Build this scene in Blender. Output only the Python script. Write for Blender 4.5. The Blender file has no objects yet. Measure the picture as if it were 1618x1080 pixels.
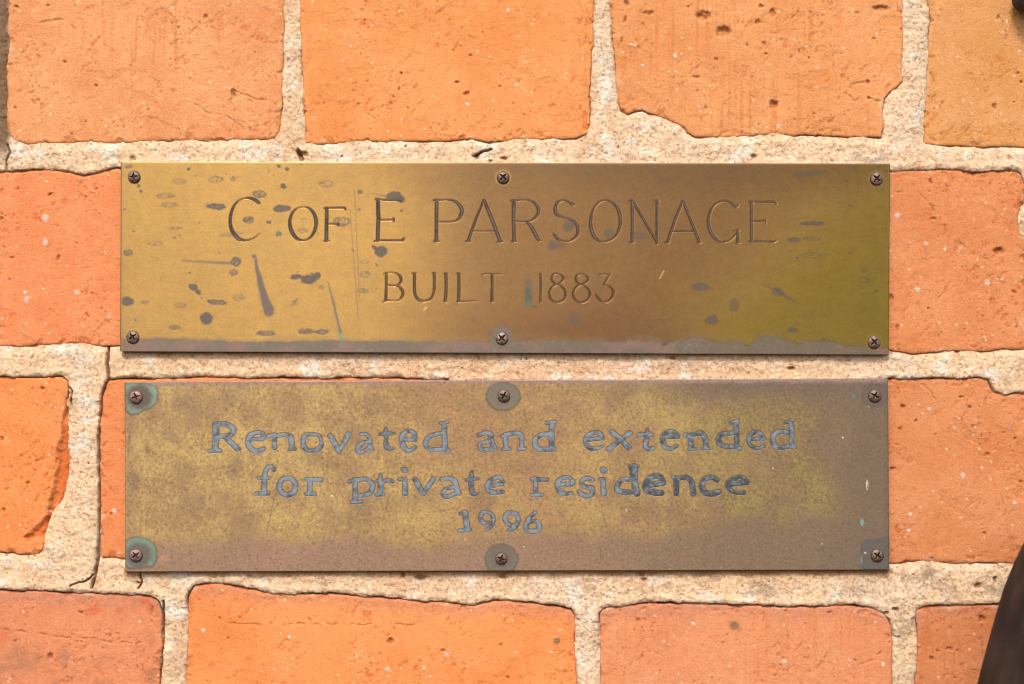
import bpy, math
import numpy as np

# ------------------------------------------------------------------ camera, sky, sun, exposure
SC = bpy.context.scene
S = 0.00025            # metres per photo pixel on the brick face
D = 0.80               # camera distance
H0 = 1.5               # height of the picture centre above the ground
PW, PH = 1618, 1080

cam_d = bpy.data.cameras.new("camera")
cam = bpy.data.objects.new("camera", cam_d)
SC.collection.objects.link(cam)
cam.location = (0, -D, H0)
cam.rotation_euler = (math.radians(90), 0, 0)
cam_d.sensor_width = 36.0
cam_d.lens = 36.0 * D / (PW * S)
cam_d.clip_start = 0.01
cam_d.clip_end = 200.0
cam_d.dof.use_dof = True
cam_d.dof.focus_distance = D - 0.001
cam_d.dof.aperture_fstop = 5.6
SC.camera = cam

SUN_AZ = -9.0         # degrees left of the wall's normal, seen from the camera
SUN_EL = 44.0
W = bpy.data.worlds.new("World")
SC.world = W
W.use_nodes = True
nt = W.node_tree
sky = nt.nodes.new("ShaderNodeTexSky")
sky.sky_type = 'NISHITA'
sky.sun_disc = False
sky.sun_elevation = math.radians(SUN_EL)
sky.sun_rotation = math.radians(180 + SUN_AZ * -1)
sky.dust_density = 3.0
sky.air_density = 1.0
sky.ozone_density = 1.0
nt.links.new(sky.outputs[0], nt.nodes["Background"].inputs[0])
nt.nodes["Background"].inputs[1].default_value = 0.14

sun_d = bpy.data.lights.new("sun", 'SUN')
sun_d.energy = 1.7
sun_d.angle = math.radians(12)
sun_d.color = (1.0, 0.93, 0.84)
sun = bpy.data.objects.new("sun", sun_d)
SC.collection.objects.link(sun)
sun.rotation_euler = (math.radians(90 - SUN_EL), 0, math.radians(SUN_AZ))

SC.view_settings.view_transform = 'Standard'
SC.view_settings.look = 'None'
SC.view_settings.gamma = 1.0
SC.view_settings.exposure = 1.10
SC.cycles.filter_width = 1.1
ALB = 0.56             # picture value -> base colour

# ------------------------------------------------------------------ numpy helpers
def lin(c):
    c = np.asarray(c, float) / 255.0
    return np.where(c <= 0.04045, c / 12.92, ((c + 0.055) / 1.055) ** 2.4)

def alb(*c):
    return lin(c) * ALB

def hash2(ix, iy, seed):
    h = (ix.astype(np.int64) * 374761393 + iy.astype(np.int64) * 668265263 + seed * 1442695041) & 0xFFFFFFFF
    h = ((h ^ (h >> 13)) * 1274126177) & 0xFFFFFFFF
    h = ((h ^ (h >> 16)) * 2246822519) & 0xFFFFFFFF
    return ((h ^ (h >> 15)) & 0xFFFFFF) / float(0x1000000)

def noise(x, y, seed=0):
    """gradient noise, about -1..1"""
    x0 = np.floor(x); y0 = np.floor(y)
    fx = x - x0; fy = y - y0
    u = fx * fx * fx * (fx * (fx * 6 - 15) + 10)
    v = fy * fy * fy * (fy * (fy * 6 - 15) + 10)
    r = []
    for dx in (0, 1):
        for dy in (0, 1):
            a = hash2(x0 + dx, y0 + dy, seed) * 6.2831853
            r.append(np.cos(a) * (fx - dx) + np.sin(a) * (fy - dy))
    return 1.45 * ((r[0] * (1 - v) + r[1] * v) * (1 - u) + (r[2] * (1 - v) + r[3] * v) * u)

def fbm(x, y, scale, octv=4, seed=0, gain=0.5):
    t = 0; a = 1.0; n = 0
    for o in range(octv):
        t = t + a * noise(x / scale + 17.3 * o, y / scale - 9.1 * o, seed + o * 101)
        n += a; a *= gain; scale = scale / 2.03
    return t / n

def grains(x, y, s, seed=0):
    """cellular grains of size s: distance to the nearest grain centre (in grain sizes), a random number per grain"""
    gx, gy = x / s, y / s
    cx, cy = np.floor(gx), np.floor(gy)
    best = np.full(x.shape, 9.0); idr = np.zeros(x.shape)
    for dx in (-1, 0, 1):
        for dy in (-1, 0, 1):
            px = cx + dx; py = cy + dy
            qx = px + hash2(px, py, seed); qy = py + hash2(px, py, seed + 1)
            d = (gx - qx) ** 2 + (gy - qy) ** 2
            m = d < best
            best = np.where(m, d, best); idr = np.where(m, hash2(px, py, seed + 2), idr)
    return np.sqrt(best), idr

def sst(a, b, x):
    t = np.clip((x - a) / (b - a), 0, 1)
    return t * t * (3 - 2 * t)

def mix(a, b, t):
    return a + (b - a) * t

def mixc(c, d, t):
    return c + (np.asarray(d) - c) * t[..., None]

def poly_sdf(px, py, poly):
    """signed distance, positive inside"""
    P = np.asarray(poly, float)
    d2 = np.full(px.shape, 1e12)
    ins = np.zeros(px.shape, bool)
    n = len(P)
    for i in range(n):
        ax, ay = P[i]; bx, by = P[(i + 1) % n]
        ex, ey = bx - ax, by - ay
        L = ex * ex + ey * ey
        if L < 1e-9:
            continue
        t = np.clip(((px - ax) * ex + (py - ay) * ey) / L, 0, 1)
        d2 = np.minimum(d2, (px - ax - t * ex) ** 2 + (py - ay - t * ey) ** 2)
        if ay != by:
            c = (py >= min(ay, by)) & (py < max(ay, by)) & (px < ax + (py - ay) / (by - ay) * ex)
            ins ^= c
    d = np.sqrt(d2)
    return np.where(ins, d, -d)

def line_dist(px, py, pts, wid=None):
    """distance to polyline minus half its (varying) width"""
    best = np.full(px.shape, 1e9)
    for i in range(len(pts) - 1):
        ax, ay = pts[i][:2]; bx, by = pts[i + 1][:2]
        wa = pts[i][2] if wid is None else wid
        wb = pts[i + 1][2] if wid is None else wid
        ex, ey = bx - ax, by - ay
        L = ex * ex + ey * ey + 1e-12
        t = np.clip(((px - ax) * ex + (py - ay) * ey) / L, 0, 1)
        d = np.sqrt((px - ax - t * ex) ** 2 + (py - ay - t * ey) ** 2) - 0.5 * (wa + (wb - wa) * t)
        best = np.minimum(best, d)
    return best

def catmull(pts, closed=False, k=5):
    P = [np.asarray(p, float) for p in pts]
    if len(P) < 3:
        return P
    if closed:
        Q = [P[-2]] + P + [P[1]]
    else:
        Q = [2 * P[0] - P[1]] + P + [2 * P[-1] - P[-2]]
    out = []
    for i in range(1, len(Q) - 2):
        a, b, c, d = Q[i - 1:i + 3]
        for j in range(k):
            t = j / k
            out.append(0.5 * (2 * b + (c - a) * t + (2 * a - 5 * b + 4 * c - d) * t * t + (3 * b - a - 3 * c + d) * t ** 3))
    out.append(Q[-2])
    return out

# ------------------------------------------------------------------ mesh helpers
def world(px, py, h_mm, nom=0.0):
    """photo pixel and height above the brick face (mm) -> place; nom = the piece's nominal height"""
    k = S * (1 - nom * 0.001 / D)
    return (px - PW / 2) * k, -h_mm * 0.001, (PH / 2 - py) * k + H0

def mesh_obj(name, V, F, mat, parent=None, attrs=None, smooth=True):
    """V (n,3), F (m,4) or (m,3) arrays -> one object"""
    me = bpy.data.meshes.new(name)
    V = np.asarray(V, np.float32)
    if parent is not None:
        V = V - np.asarray(parent.location, np.float32)
    F = np.asarray(F, np.int32)
    m, k = F.shape
    me.vertices.add(len(V)); me.vertices.foreach_set("co", V.ravel())
    me.loops.add(m * k); me.loops.foreach_set("vertex_index", F.ravel())
    me.polygons.add(m)
    me.polygons.foreach_set("loop_start", np.arange(0, m * k, k, dtype=np.int32))
    me.polygons.foreach_set("use_smooth", np.full(m, smooth))
    me.update(calc_edges=True)
    for an, av in (attrs or {}).items():
        av = np.asarray(av, np.float32)
        if av.ndim == 2:
            a = me.attributes.new(an, 'FLOAT_COLOR', 'POINT')
            a.data.foreach_set("color", np.concatenate([av, np.ones((len(av), 1), np.float32)], 1).ravel())
        else:
            a = me.attributes.new(an, 'FLOAT', 'POINT')
            a.data.foreach_set("value", av)
    me.materials.append(mat)
    o = bpy.data.objects.new(name, me)
    SC.collection.objects.link(o)
    if parent is not None:
        o.parent = parent
    return o

def empty(name, loc, label, cat, kind=None, group=None):
    o = bpy.data.objects.new(name, None)
    o.empty_display_size = 0.02
    SC.collection.objects.link(o)
    o.location = loc
    o['label'] = label; o['category'] = cat
    if kind: o['kind'] = kind
    if group: o['group'] = group
    return o

def sheet(name, X, Y, sd, h, mat, parent, attrs, nom=0.0, skirt=8.0, maxmove=4.0):
    """height sheet over a structured grid, trimmed to sd > 0 with its rim snapped to the contour and turned back"""
    ny, nx = X.shape
    ins = sd > 0
    cell = ins[:-1, :-1] | ins[1:, :-1] | ins[:-1, 1:] | ins[1:, 1:]
    gy, gx = np.gradient(sd)
    dx = np.gradient(X, axis=1); dy = np.gradient(Y, axis=0)
    gx = gx / dx; gy = gy / dy
    g2 = gx * gx + gy * gy + 1e-6
    out = ~ins
    mvx = np.clip(np.where(out, -sd * gx / g2, 0), -maxmove, maxmove)
    mvy = np.clip(np.where(out, -sd * gy / g2, 0), -maxmove, maxmove)
    hh = np.where(out, h - skirt, h)
    wx, wy, wz = world(X + mvx, Y + mvy, hh, nom)
    V = np.stack([wx, wy, wz], -1).reshape(-1, 3)
    idx = np.arange(nx * ny).reshape(ny, nx)
    F = np.stack([idx[:-1, :-1], idx[1:, :-1], idx[1:, 1:], idx[:-1, 1:]], -1)[cell]
    used = np.zeros(nx * ny, bool); used[F.ravel()] = True
    re = np.cumsum(used) - 1
    at = {}
    for k, a in attrs.items():
        a = a.reshape(-1, 3) if a.ndim == 3 else a.reshape(-1)
        at[k] = a[used]
    return mesh_obj(name, V[used], re[F], mat, parent, at)

def axis(a, b, fine, lo, hi, coarse=14.0):
    """sample positions from a to b: fine inside lo..hi, coarse outside"""
    out = []
    if a < lo:
        out.append(np.linspace(a, min(b, lo), max(2, int((min(b, lo) - a) / coarse) + 1), endpoint=False))
    f0, f1 = max(a, lo), min(b, hi)
    if f1 > f0:
        out.append(np.linspace(f0, f1, max(2, int((f1 - f0) / fine) + 1)))
    if b > hi:
        s = max(a, hi)
        q = np.linspace(s, b, max(2, int((b - s) / coarse) + 1))
        out.append(q[1:] if f1 > f0 else q)
    return np.concatenate(out)

# ------------------------------------------------------------------ materials
def new_mat(name):
    m = bpy.data.materials.new(name); m.use_nodes = True
    n = m.node_tree; b = n.nodes["Principled BSDF"]
    return m, n, b

def nd(n, t, **kw):
    x = n.nodes.new(t)
    for k, v in kw.items():
        setattr(x, k, v)
    return x

def noise_node(n, co, scale, detail=3, rough=0.6):
    t = nd(n, "ShaderNodeTexNoise")
    t.inputs["Scale"].default_value = scale
    t.inputs["Detail"].default_value = detail
    t.inputs["Roughness"].default_value = rough
    n.links.new(co, t.inputs["Vector"])
    return t.outputs["Fac"]

def math_node(n, op, a, b=None, c=None):
    x = nd(n, "ShaderNodeMath", operation=op)
    for i, v in enumerate((a, b, c)):
        if v is None: continue
        if isinstance(v, (int, float)): x.inputs[i].default_value = v
        else: n.links.new(v, x.inputs[i])
    return x.outputs[0]

def grain_material(name, scale, amount, bump, dist, rough=0.92, spec=0.15):
    m, n, b = new_mat(name)
    at = nd(n, "ShaderNodeAttribute", attribute_name="col")
    co = nd(n, "ShaderNodeTexCoord").outputs["Object"]
    f1 = noise_node(n, co, scale, 4, 0.7)
    f2 = noise_node(n, co, scale * 2.7, 3, 0.7)
    s = math_node(n, 'ADD', f1, f2)
    k = math_node(n, 'MULTIPLY_ADD', s, amount, 1.0 - amount)
    mx = nd(n, "ShaderNodeVectorMath", operation='SCALE')
    n.links.new(at.outputs["Color"], mx.inputs[0]); n.links.new(k, mx.inputs["Scale"])
    n.links.new(mx.outputs[0], b.inputs["Base Color"])
    bp = nd(n, "ShaderNodeBump")
    bp.inputs["Strength"].default_value = bump
    bp.inputs["Distance"].default_value = dist
    n.links.new(s, bp.inputs["Height"]); n.links.new(bp.outputs[0], b.inputs["Normal"])
    b.inputs["Roughness"].default_value = rough
    b.inputs["Specular IOR Level"].default_value = spec
    return m

M_BRICK = grain_material("fired_clay", 1100, 0.34, 0.8, 0.0004)
M_MORTAR = grain_material("lime_mortar", 1200, 0.60, 1.0, 0.0006)

def brass_material(name, rough_clean, rough_pat, metal_clean, metal_pat, aniso, speck):
    m, n, b = new_mat(name)
    at = nd(n, "ShaderNodeAttribute", attribute_name="col")
    pa = nd(n, "ShaderNodeAttribute", attribute_name="pat")
    co = nd(n, "ShaderNodeTexCoord").outputs["Object"]
    f1 = noise_node(n, co, 1500, 3, 0.7)
    mp = nd(n, "ShaderNodeMapping"); mp.inputs["Scale"].default_value = (60, 1000, 2600)
    n.links.new(co, mp.inputs["Vector"])
    st = noise_node(n, mp.outputs[0], 1.0, 2, 0.5)          # brushed lines along the plate
    s = math_node(n, 'ADD', f1, st)
    k = math_node(n, 'MULTIPLY_ADD', s, speck, 1.0 - speck)
    mx = nd(n, "ShaderNodeVectorMath", operation='SCALE')
    n.links.new(at.outputs["Color"], mx.inputs[0]); n.links.new(k, mx.inputs["Scale"])
    n.links.new(mx.outputs[0], b.inputs["Base Color"])
    r = nd(n, "ShaderNodeMapRange"); n.links.new(pa.outputs["Fac"], r.inputs["Value"])
    r.inputs["To Min"].default_value = rough_clean; r.inputs["To Max"].default_value = rough_pat
    n.links.new(r.outputs[0], b.inputs["Roughness"])
    mm = nd(n, "ShaderNodeMapRange"); n.links.new(pa.outputs["Fac"], mm.inputs["Value"])
    mm.inputs["To Min"].default_value = metal_clean; mm.inputs["To Max"].default_value = metal_pat
    n.links.new(mm.outputs[0], b.inputs["Metallic"])
    b.inputs["Anisotropic"].default_value = aniso
    tg = nd(n, "ShaderNodeCombineXYZ"); tg.inputs[2].default_value = 1.0
    n.links.new(tg.outputs[0], b.inputs["Tangent"])
    bp = nd(n, "ShaderNodeBump"); bp.inputs["Strength"].default_value = 0.12
    bp.inputs["Distance"].default_value = 0.0001
    n.links.new(s, bp.inputs["Height"]); n.links.new(bp.outputs[0], b.inputs["Normal"])
    return m

M_BRASS = brass_material("brushed_brass", 0.375, 0.62, 0.85, 0.12, 0.90, 0.10)
M_OLDBRASS = brass_material("tarnished_brass", 0.52, 0.66, 0.40, 0.05, 0.3, 0.20)

def simple_attr_material(name, rough, metal, spec, grain=1600, amount=0.25, bump=0.3):
    m = grain_material(name, grain, amount, bump, 0.00015, rough, spec)
    m.node_tree.nodes["Principled BSDF"].inputs["Metallic"].default_value = metal
    return m

M_INK = simple_attr_material("dark_letter_fill", 0.6, 0.0, 0.4)
M_LEAD = simple_attr_material("blue_grey_enamel", 0.36, 0.0, 0.55, 1100, 0.30, 0.35)
M_SCREW = simple_attr_material("rusted_screw", 0.48, 0.35, 0.5, 1300, 0.35, 0.4)
M_IRON = simple_attr_material("dark_iron", 0.75, 0.0, 0.2, 420, 0.9, 0.9)

# ------------------------------------------------------------------ bricks (outlines measured on the photograph)
def X3(ox, oy, pts, s=2.996):
    return [(ox + a / s, oy + b / s) for a, b in pts]

BR = []   # dict(poly, col, tint..., seed)
def brick(poly, col, col2, **k):
    BR.append(dict(poly=poly, col=col, col2=col2, **k))

# first course
brick([(13, -66), (13, 0), (11, 45), (15, 70), (9, 105), (11, 150), (10, 195), (15, 213), (20, 222), (43, 229), (70, 226),
       (100, 227), (140, 225), (200, 226), (240, 222), (267, 223), (300, 222), (333, 224), (370, 221), (433, 220), (442, 208),
       (446, 170), (447, 133), (449, 60), (450, 0), (451, -66)], (246, 174, 118), (234, 150, 94), drag=1.0, seed=11, h=0.0,
      pits=30, spk=30, terr=0.9,
      cracks=[[(222, 108), (238, 118), (250, 132)], [(360, 165), (372, 145), (400, 155), (420, 158)], [(165, 70), (180, 80), (190, 95)],
              [(310, 165), (330, 178), (355, 182), (375, 195), (385, 205)], [(120, 45), (100, 30), (60, 35)]],
      holes=[(368, 145, 4, 6), (372, 150, 3, 4), (152, 135, 3, 3), (113, 211, 2.5, 3), (135, 192, 2, 2), (223, 202, 2, 2), (325, 26, 4, 3), (26, 10, 3, 3), (60, 158, 3, 2)])
brick([(472, -64), (473, 0), (474, 45), (476, 83), (478, 130), (480, 160), (481, 200), (482, 226), (500, 229), (540, 227), (580, 223),
       (607, 225), (640, 223), (673, 223), (710, 222), (747, 220), (773, 225), (805, 222), (840, 220), (875, 220), (907, 220),
       (927, 212), (933, 198), (933, 133), (938, 67), (940, 0), (941, -64)], (250, 168, 104), (242, 150, 84), drag=0.15, seed=23, h=0.15,
      pits=26, spk=16, terr=0.7, cracks=[[(918, 5), (917, 60), (919, 130), (917, 180)], [(926, 30), (924, 100), (926, 150)]],
      holes=[(738, 147, 5, 4), (722, 130, 4, 3), (634, 115, 3, 3), (630, 141, 2.5, 3), (842, 143, 2, 2), (790, 137, 2, 2), (762, 51, 2, 2), (580, 128, 3, 2)],
      dots=[(816, 134, 4, 3), (803, 16, 2.5, 2.5), (738, 164, 3, 2)])
brick([(962, -68), (963, 0), (966, 40), (968, 67), (971, 100), (973, 133), (975, 160), (980, 174), (992, 181), (1002, 176), (1015, 175),
       (1033, 182), (1048, 188), (1060, 193), (1075, 200), (1086, 210), (1099, 217), (1145, 218), (1180, 215), (1211, 213), (1228, 211), (1245, 215),
       (1280, 213), (1311, 215), (1350, 217), (1393, 217), (1397, 200), (1395, 178), (1397, 157), (1406, 146), (1418, 138), (1427, 129), (1425, 110), (1428, 67),
       (1427, 30), (1427, 0), (1428, -68)], (244, 170, 110), (230, 148, 90), drag=1.2, seed=37, h=0.25, pits=42, spk=30, terr=0.8,
      cracks=[[(1410, 160), (1385, 158), (1365, 152), (1350, 160), (1335, 148), (1345, 132), (1372, 128)], [(1184, 150), (1195, 158)],
              [(1220, 160), (1232, 150), (1245, 152)], [(1250, 30), (1262, 20), (1258, 5)]],
      holes=[(1112, 25, 14, 8), (1143, 50, 13, 10), (1222, 165, 7, 8), (1221, 20, 5, 8), (1197, 34, 5, 5), (1207, 68, 3, 3), (1210, 85, 4, 2),
             (1278, 91, 3, 2.5), (1250, 90, 2, 2), (1263, 81, 2, 4), (1100, 121, 6, 3), (1115, 170, 3, 4), (1371, 130, 4, 3), (1373, 154, 3, 3),
             (1392, 13, 15, 5), (990, 5, 5, 5), (1025, 20, 10, 3), (988, 30, 3, 6), (982, 62, 2, 6), (1355, 20, 5, 2), (1203, 10, 4, 4), (1132, 94, 3, 3), (1180, 70, 2, 4)],
      dots=[(1067, 87, 3, 3), (997, 70, 2.5, 2), (1015, 103, 2, 2), (1230, 199, 4, 3), (1003, 71, 3, 2)])
brick([(1464, -62), (1465, 0), (1470, 33), (1467, 60), (1465, 100), (1463, 140), (1461, 167), (1459, 200), (1458, 227), (1480, 230), (1511, 230),
       (1545, 233), (1590, 232), (1640, 233), (1925, 233), (1925, -62)], (236, 170, 110), (222, 152, 84), drag=0.3, seed=41, h=0.0, pits=14, spk=14, terr=0.6,
      cracks=[[(1468, 110), (1475, 125), (1477, 142), (1482, 147), (1470, 158), (1466, 166)], [(1482, 147), (1478, 158)]],
      holes=[(1577, 27, 3, 2.5), (1614, 130, 3, 3), (1608, 115, 3, 2), (1572, 168, 4, 5), (1602, 161, 2, 2)],
      rough_low=0.6)
brick([(-450, -62), (-12, -62), (-14, 60), (-12, 140), (-15, 226), (-450, 228)], (235, 150, 92), (220, 130, 80), seed=43, h=0.0)
# second course
brick([(-6, 274), (0, 272), (27, 270), (77, 267), (95, 269), (113, 272), (133, 277), (157, 273), (180, 266), (240, 264), (438, 266), (440, 545),
       (300, 546), (190, 547), (167, 547), (130, 544), (100, 543), (57, 547), (0, 548), (-6, 546)], (248, 160, 106), (240, 138, 86), drag=0.2, seed=53, h=0.1,
      pits=26, spk=150, terr=0.8, hid=(205, 9999, 280, 530),
      holes=[(28, 298, 4, 2), (79, 307, 4, 3), (19, 407, 4, 2.5), (93, 407, 3, 5), (3, 345, 4, 3)],
      dots=[(72, 344, 6, 7), (42, 472, 4, 6), (121, 461, 5, 4), (71, 382, 4, 8), (40, 461, 3, 3), (167, 399, 2, 2)])
brick([(470, 266), (935, 267), (936, 546), (470, 546)], (240, 140, 92), (228, 118, 72), seed=57, h=0.0, hid=(0, 9999, 280, 535))
brick([(966, 268), (1160, 268), (1160, 548), (966, 548)], (240, 140, 92), (228, 118, 72), seed=59, h=0.0, hid=(0, 9999, 280, 535))
brick([(1188, 268), (1408, 270), (1450, 268), (1511, 267), (1538, 272), (1560, 269), (1590, 268), (1612, 271), (1619, 290), (1620, 318), (1611, 332), (1609, 352), (1613, 368), (1621, 380),
       (1622, 552), (1578, 553), (1545, 556), (1495, 555), (1445, 560), (1405, 553), (1188, 552)], (234, 154, 102), (222, 136, 84), drag=0.2, seed=61, h=-0.1,
      pits=24, spk=110, terr=0.7, hid=(0, 1398, 280, 535),
      cracks=[[(1412, 302), (1430, 302), (1455, 307), (1470, 322), (1480, 338)], [(1515, 380), (1540, 405), (1560, 410)], [(1485, 470), (1500, 448), (1516, 440)],
              [(1528, 420), (1530, 450)], [(1492, 378), (1494, 355)]],
      holes=[(1471, 287, 3, 5), (1578, 397, 10, 7), (1408, 470, 4, 6), (1467, 487, 3, 2.5), (1552, 499, 2, 2.5), (1475, 345, 6, 3), (1602, 461, 3, 3), (1419, 517, 3, 5)],
      dots=[(1493, 393, 3, 3), (1560, 446, 5, 5), (1418, 340, 5, 4), (1558, 320, 2, 2), (1583, 441, 2.5, 2.5), (1463, 385, 4, 3), (1450, 457, 4, 4)])
brick([(1650, 270), (2060, 270), (2060, 552), (1650, 552)], (225, 135, 84), (210, 116, 66), seed=63)
brick([(-450, 268), (-34, 268), (-34, 546), (-450, 546)], (238, 140, 92), (222, 116, 70), seed=67)
# third course
brick([(-370, 596), (0, 595), (50, 596), (97, 595), (107, 602), (109, 617), (107, 640), (109, 670), (108, 705), (109, 745), (105, 775), (98, 790),
       (85, 808), (78, 825), (72, 845), (70, 868), (62, 877), (33, 875), (0, 873), (-370, 874)], (250, 160, 96), (240, 138, 74), drag=0.2, seed=71, h=0.5,
      pits=16, spk=18, terr=0.8,
      chips=[([(104, 628), (99, 665), (96, 690), (92, 700), (90, 735), (86, 760), (80, 785), (74, 812), (62, 828), (40, 848), (44, 856), (66, 852), (90, 860), (130, 840), (140, 640)], 1.7)],
      cracks=[[(92, 696), (90, 715), (88, 742)], [(84, 780), (80, 800), (68, 824)], [(0, 780), (12, 772), (22, 774)], [(36, 850), (62, 846)]],
      holes=[(68, 614, 5, 3), (4, 692, 3, 4), (43, 763, 4, 2.5), (6, 805, 3, 3), (35, 720, 2, 2), (90, 728, 3, 6)])
brick([(170, 601), (163, 620), (160, 650), (157, 673), (158, 705), (157, 740), (158, 775), (158, 807), (159, 850), (160, 880), (196, 883), (706, 882),
       (708, 599), (588, 597), (400, 597), (300, 596), (213, 599), (190, 598)], (244, 152, 96), (234, 134, 80), seed=83, h=0.1, pits=10, spk=20, terr=0.6, hid=(212, 9999, 615, 9999),
      holes=[(176, 812, 3, 3)], dots=[(180, 807, 4, 5)])
brick([(740, 606), (1080, 607), (1082, 884), (740, 884)], (236, 140, 90), (222, 120, 70), seed=87, hid=(0, 9999, 615, 9999))
brick([(1112, 606), (1340, 605), (1390, 601), (1405, 598), (1500, 598), (1545, 597), (1561, 599), (1565, 608), (1571, 619), (1587, 624), (1600, 622), (1640, 619), (1640, 892),
       (1606, 892), (1550, 890), (1500, 890), (1470, 887), (1447, 886), (1425, 891), (1407, 892), (1112, 892)], (230, 152, 102), (216, 132, 80), drag=0.25, seed=91, h=-0.05,
      pits=34, spk=120, terr=0.9, hid=(0, 1396, 615, 9999), rough_right=1.0,
      cracks=[[(1446, 598), (1458, 608), (1472, 620), (1478, 632)], [(1410, 702), (1428, 703)], [(1530, 800), (1545, 790), (1552, 800), (1560, 792)], [(1580, 780), (1590, 800), (1586, 815)],
              [(1610, 700), (1600, 720), (1612, 740)]],
      holes=[(1427, 643, 5, 5), (1447, 664, 3, 3), (1518, 627, 4, 2.5), (1411, 741, 5, 4), (1604, 693, 3, 2.5), (1423, 677, 3, 3), (1556, 842, 4, 3), (1561, 718, 6, 3), (1532, 643, 4, 3)],
      dots=[(1521, 751, 4, 5), (1439, 812, 3, 2.5), (1453, 800, 2, 2), (1603, 794, 3, 3), (1468, 645, 4, 3), (1565, 757, 2, 2), (1436, 837, 3, 2.5)])
brick([(1670, 600), (2060, 600), (2060, 890), (1670, 890)], (225, 135, 84), (210, 116, 66), seed=93)
# fourth course
brick([(-250, 932), (0, 932), (30, 934), (67, 933), (100, 937), (133, 936), (167, 938), (213, 939), (235, 941), (247, 945), (252, 953), (257, 970), (256, 995), (257, 1020), (254, 1050),
       (252, 1073), (251, 1215), (-250, 1215)], (238, 152, 106), (224, 140, 96), drag=0.2, seed=101, h=0.0, pits=16, spk=30, terr=0.9, dust=1.0, red=1.0,
      cracks=[[(0, 993), (40, 998), (95, 1006), (140, 1008), (190, 1015), (230, 1016)], [(238, 955), (239, 985)], [(60, 1040), (80, 1035)]],
      holes=[(25, 1012, 3, 3), (80, 1036, 5, 6), (128, 967, 5, 2), (240, 962, 2, 8)])
brick([(297, 960), (297, 945), (299, 936), (307, 924), (325, 922), (353, 922), (375, 926), (393, 930), (433, 938), (467, 937), (500, 938), (540, 938), (573, 942), (610, 944), (640, 947),
       (670, 951), (700, 950), (747, 957), (765, 951), (780, 949), (807, 949), (857, 954), (885, 958), (902, 963), (909, 972), (910, 995), (908, 1020), (911, 1050), (912, 1078), (912, 1215),
       (295, 1215), (294, 1053), (296, 1013)], (252, 164, 100), (244, 142, 76), drag=0.1, seed=103, h=0.1, pits=22, spk=34, terr=0.8, dust=0.8,
      cracks=[[(345, 980), (370, 984), (420, 986), (500, 986), (540, 985), (590, 988), (660, 987)], [(398, 1065), (408, 1080)], [(700, 1075), (703, 1095)]],
      holes=[(617, 1013, 5, 6), (700, 1028, 5, 3), (792, 1018, 3, 2), (803, 1070, 3, 3), (490, 978, 3, 2)],
      dots=[(880, 1012, 6, 6), (706, 1034, 4, 3), (670, 1055, 2, 2), (885, 996, 4, 2), (456, 1006, 3, 3), (322, 995, 3, 3), (612, 1057, 5, 4)])
brick([(947, 968), (952, 960), (990, 956), (1024, 952), (1080, 953), (1120, 954), (1178, 956), (1245, 959), (1311, 957), (1345, 956), (1378, 961), (1396, 968), (1406, 980), (1409, 990), (1411, 1003),
       (1410, 1078), (1410, 1215), (950, 1215), (948, 1078), (948, 1020)], (240, 160, 112), (230, 146, 98), drag=0.9, seed=107, h=0.0, pits=16, spk=40, terr=0.45, dust=1.0,
      holes=[(1142, 1014, 2.5, 2), (1351, 1042, 3, 2), (1312, 968, 5, 2), (1008, 980, 3, 4), (985, 1026, 2, 2)],
      cracks=[[(1355, 1052), (1375, 1042), (1392, 1030)]], dots=[(1161, 988, 8, 8), (1240, 1045, 3, 3), (1395, 1049, 2.5, 4), (1281, 1020, 2, 2), (1095, 985, 3, 3)])
brick([(1448, 962), (1460, 958), (1500, 956), (1560, 955), (1618, 953), (1900, 953), (1900, 1215), (1447, 1215), (1446, 1078), (1449, 1000)], (228, 148, 100), (212, 128, 78),
      drag=0.6, seed=109, h=0.05, pits=14, spk=18, terr=1.0, dust=0.8, rough_right=0.8,
      cracks=[[(1552, 985), (1550, 1010), (1554, 1030), (1552, 1045)], [(1560, 1048), (1556, 1064), (1552, 1080)]], holes=[(1473, 1040, 4, 4), (1500, 1025, 6, 3), (1552, 978, 6, 6)])
# courses just beyond the frame, for views from the side
for i, x0 in enumerate((-330, 165, 655, 1150, 1640)):
    brick([(x0, -385), (x0 + 455, -385), (x0 + 455, -98), (x0, -98)], (238, 150, 92), (222, 128, 76), seed=201 + i)
for i, x0 in enumerate((-330, 120, 610, 1120, 1610)):
    brick([(x0, 1247), (x0 + 455, 1247), (x0 + 455, 1530), (x0, 1530)], (238, 145, 92), (222, 124, 76), seed=221 + i)

def brick_sd(b, x, y):
    """brick outline with a ragged rim"""
    d = poly_sdf(x, y, b['poly'])
    d = d + 1.6 * fbm(x, y, 34, 3, b['seed']) + 2.0 * fbm(x, y, 13, 3, b['seed'] + 5, 0.7) * (0.4 + sst(-0.2, 0.4, fbm(x, y, 60, 2, b['seed'] + 6)))
    return d

wall = empty("brick_wall", (0, 0.1, 0), "old orange brick wall with wide sandy lime mortar joints carrying both plaques", "wall")

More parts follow.
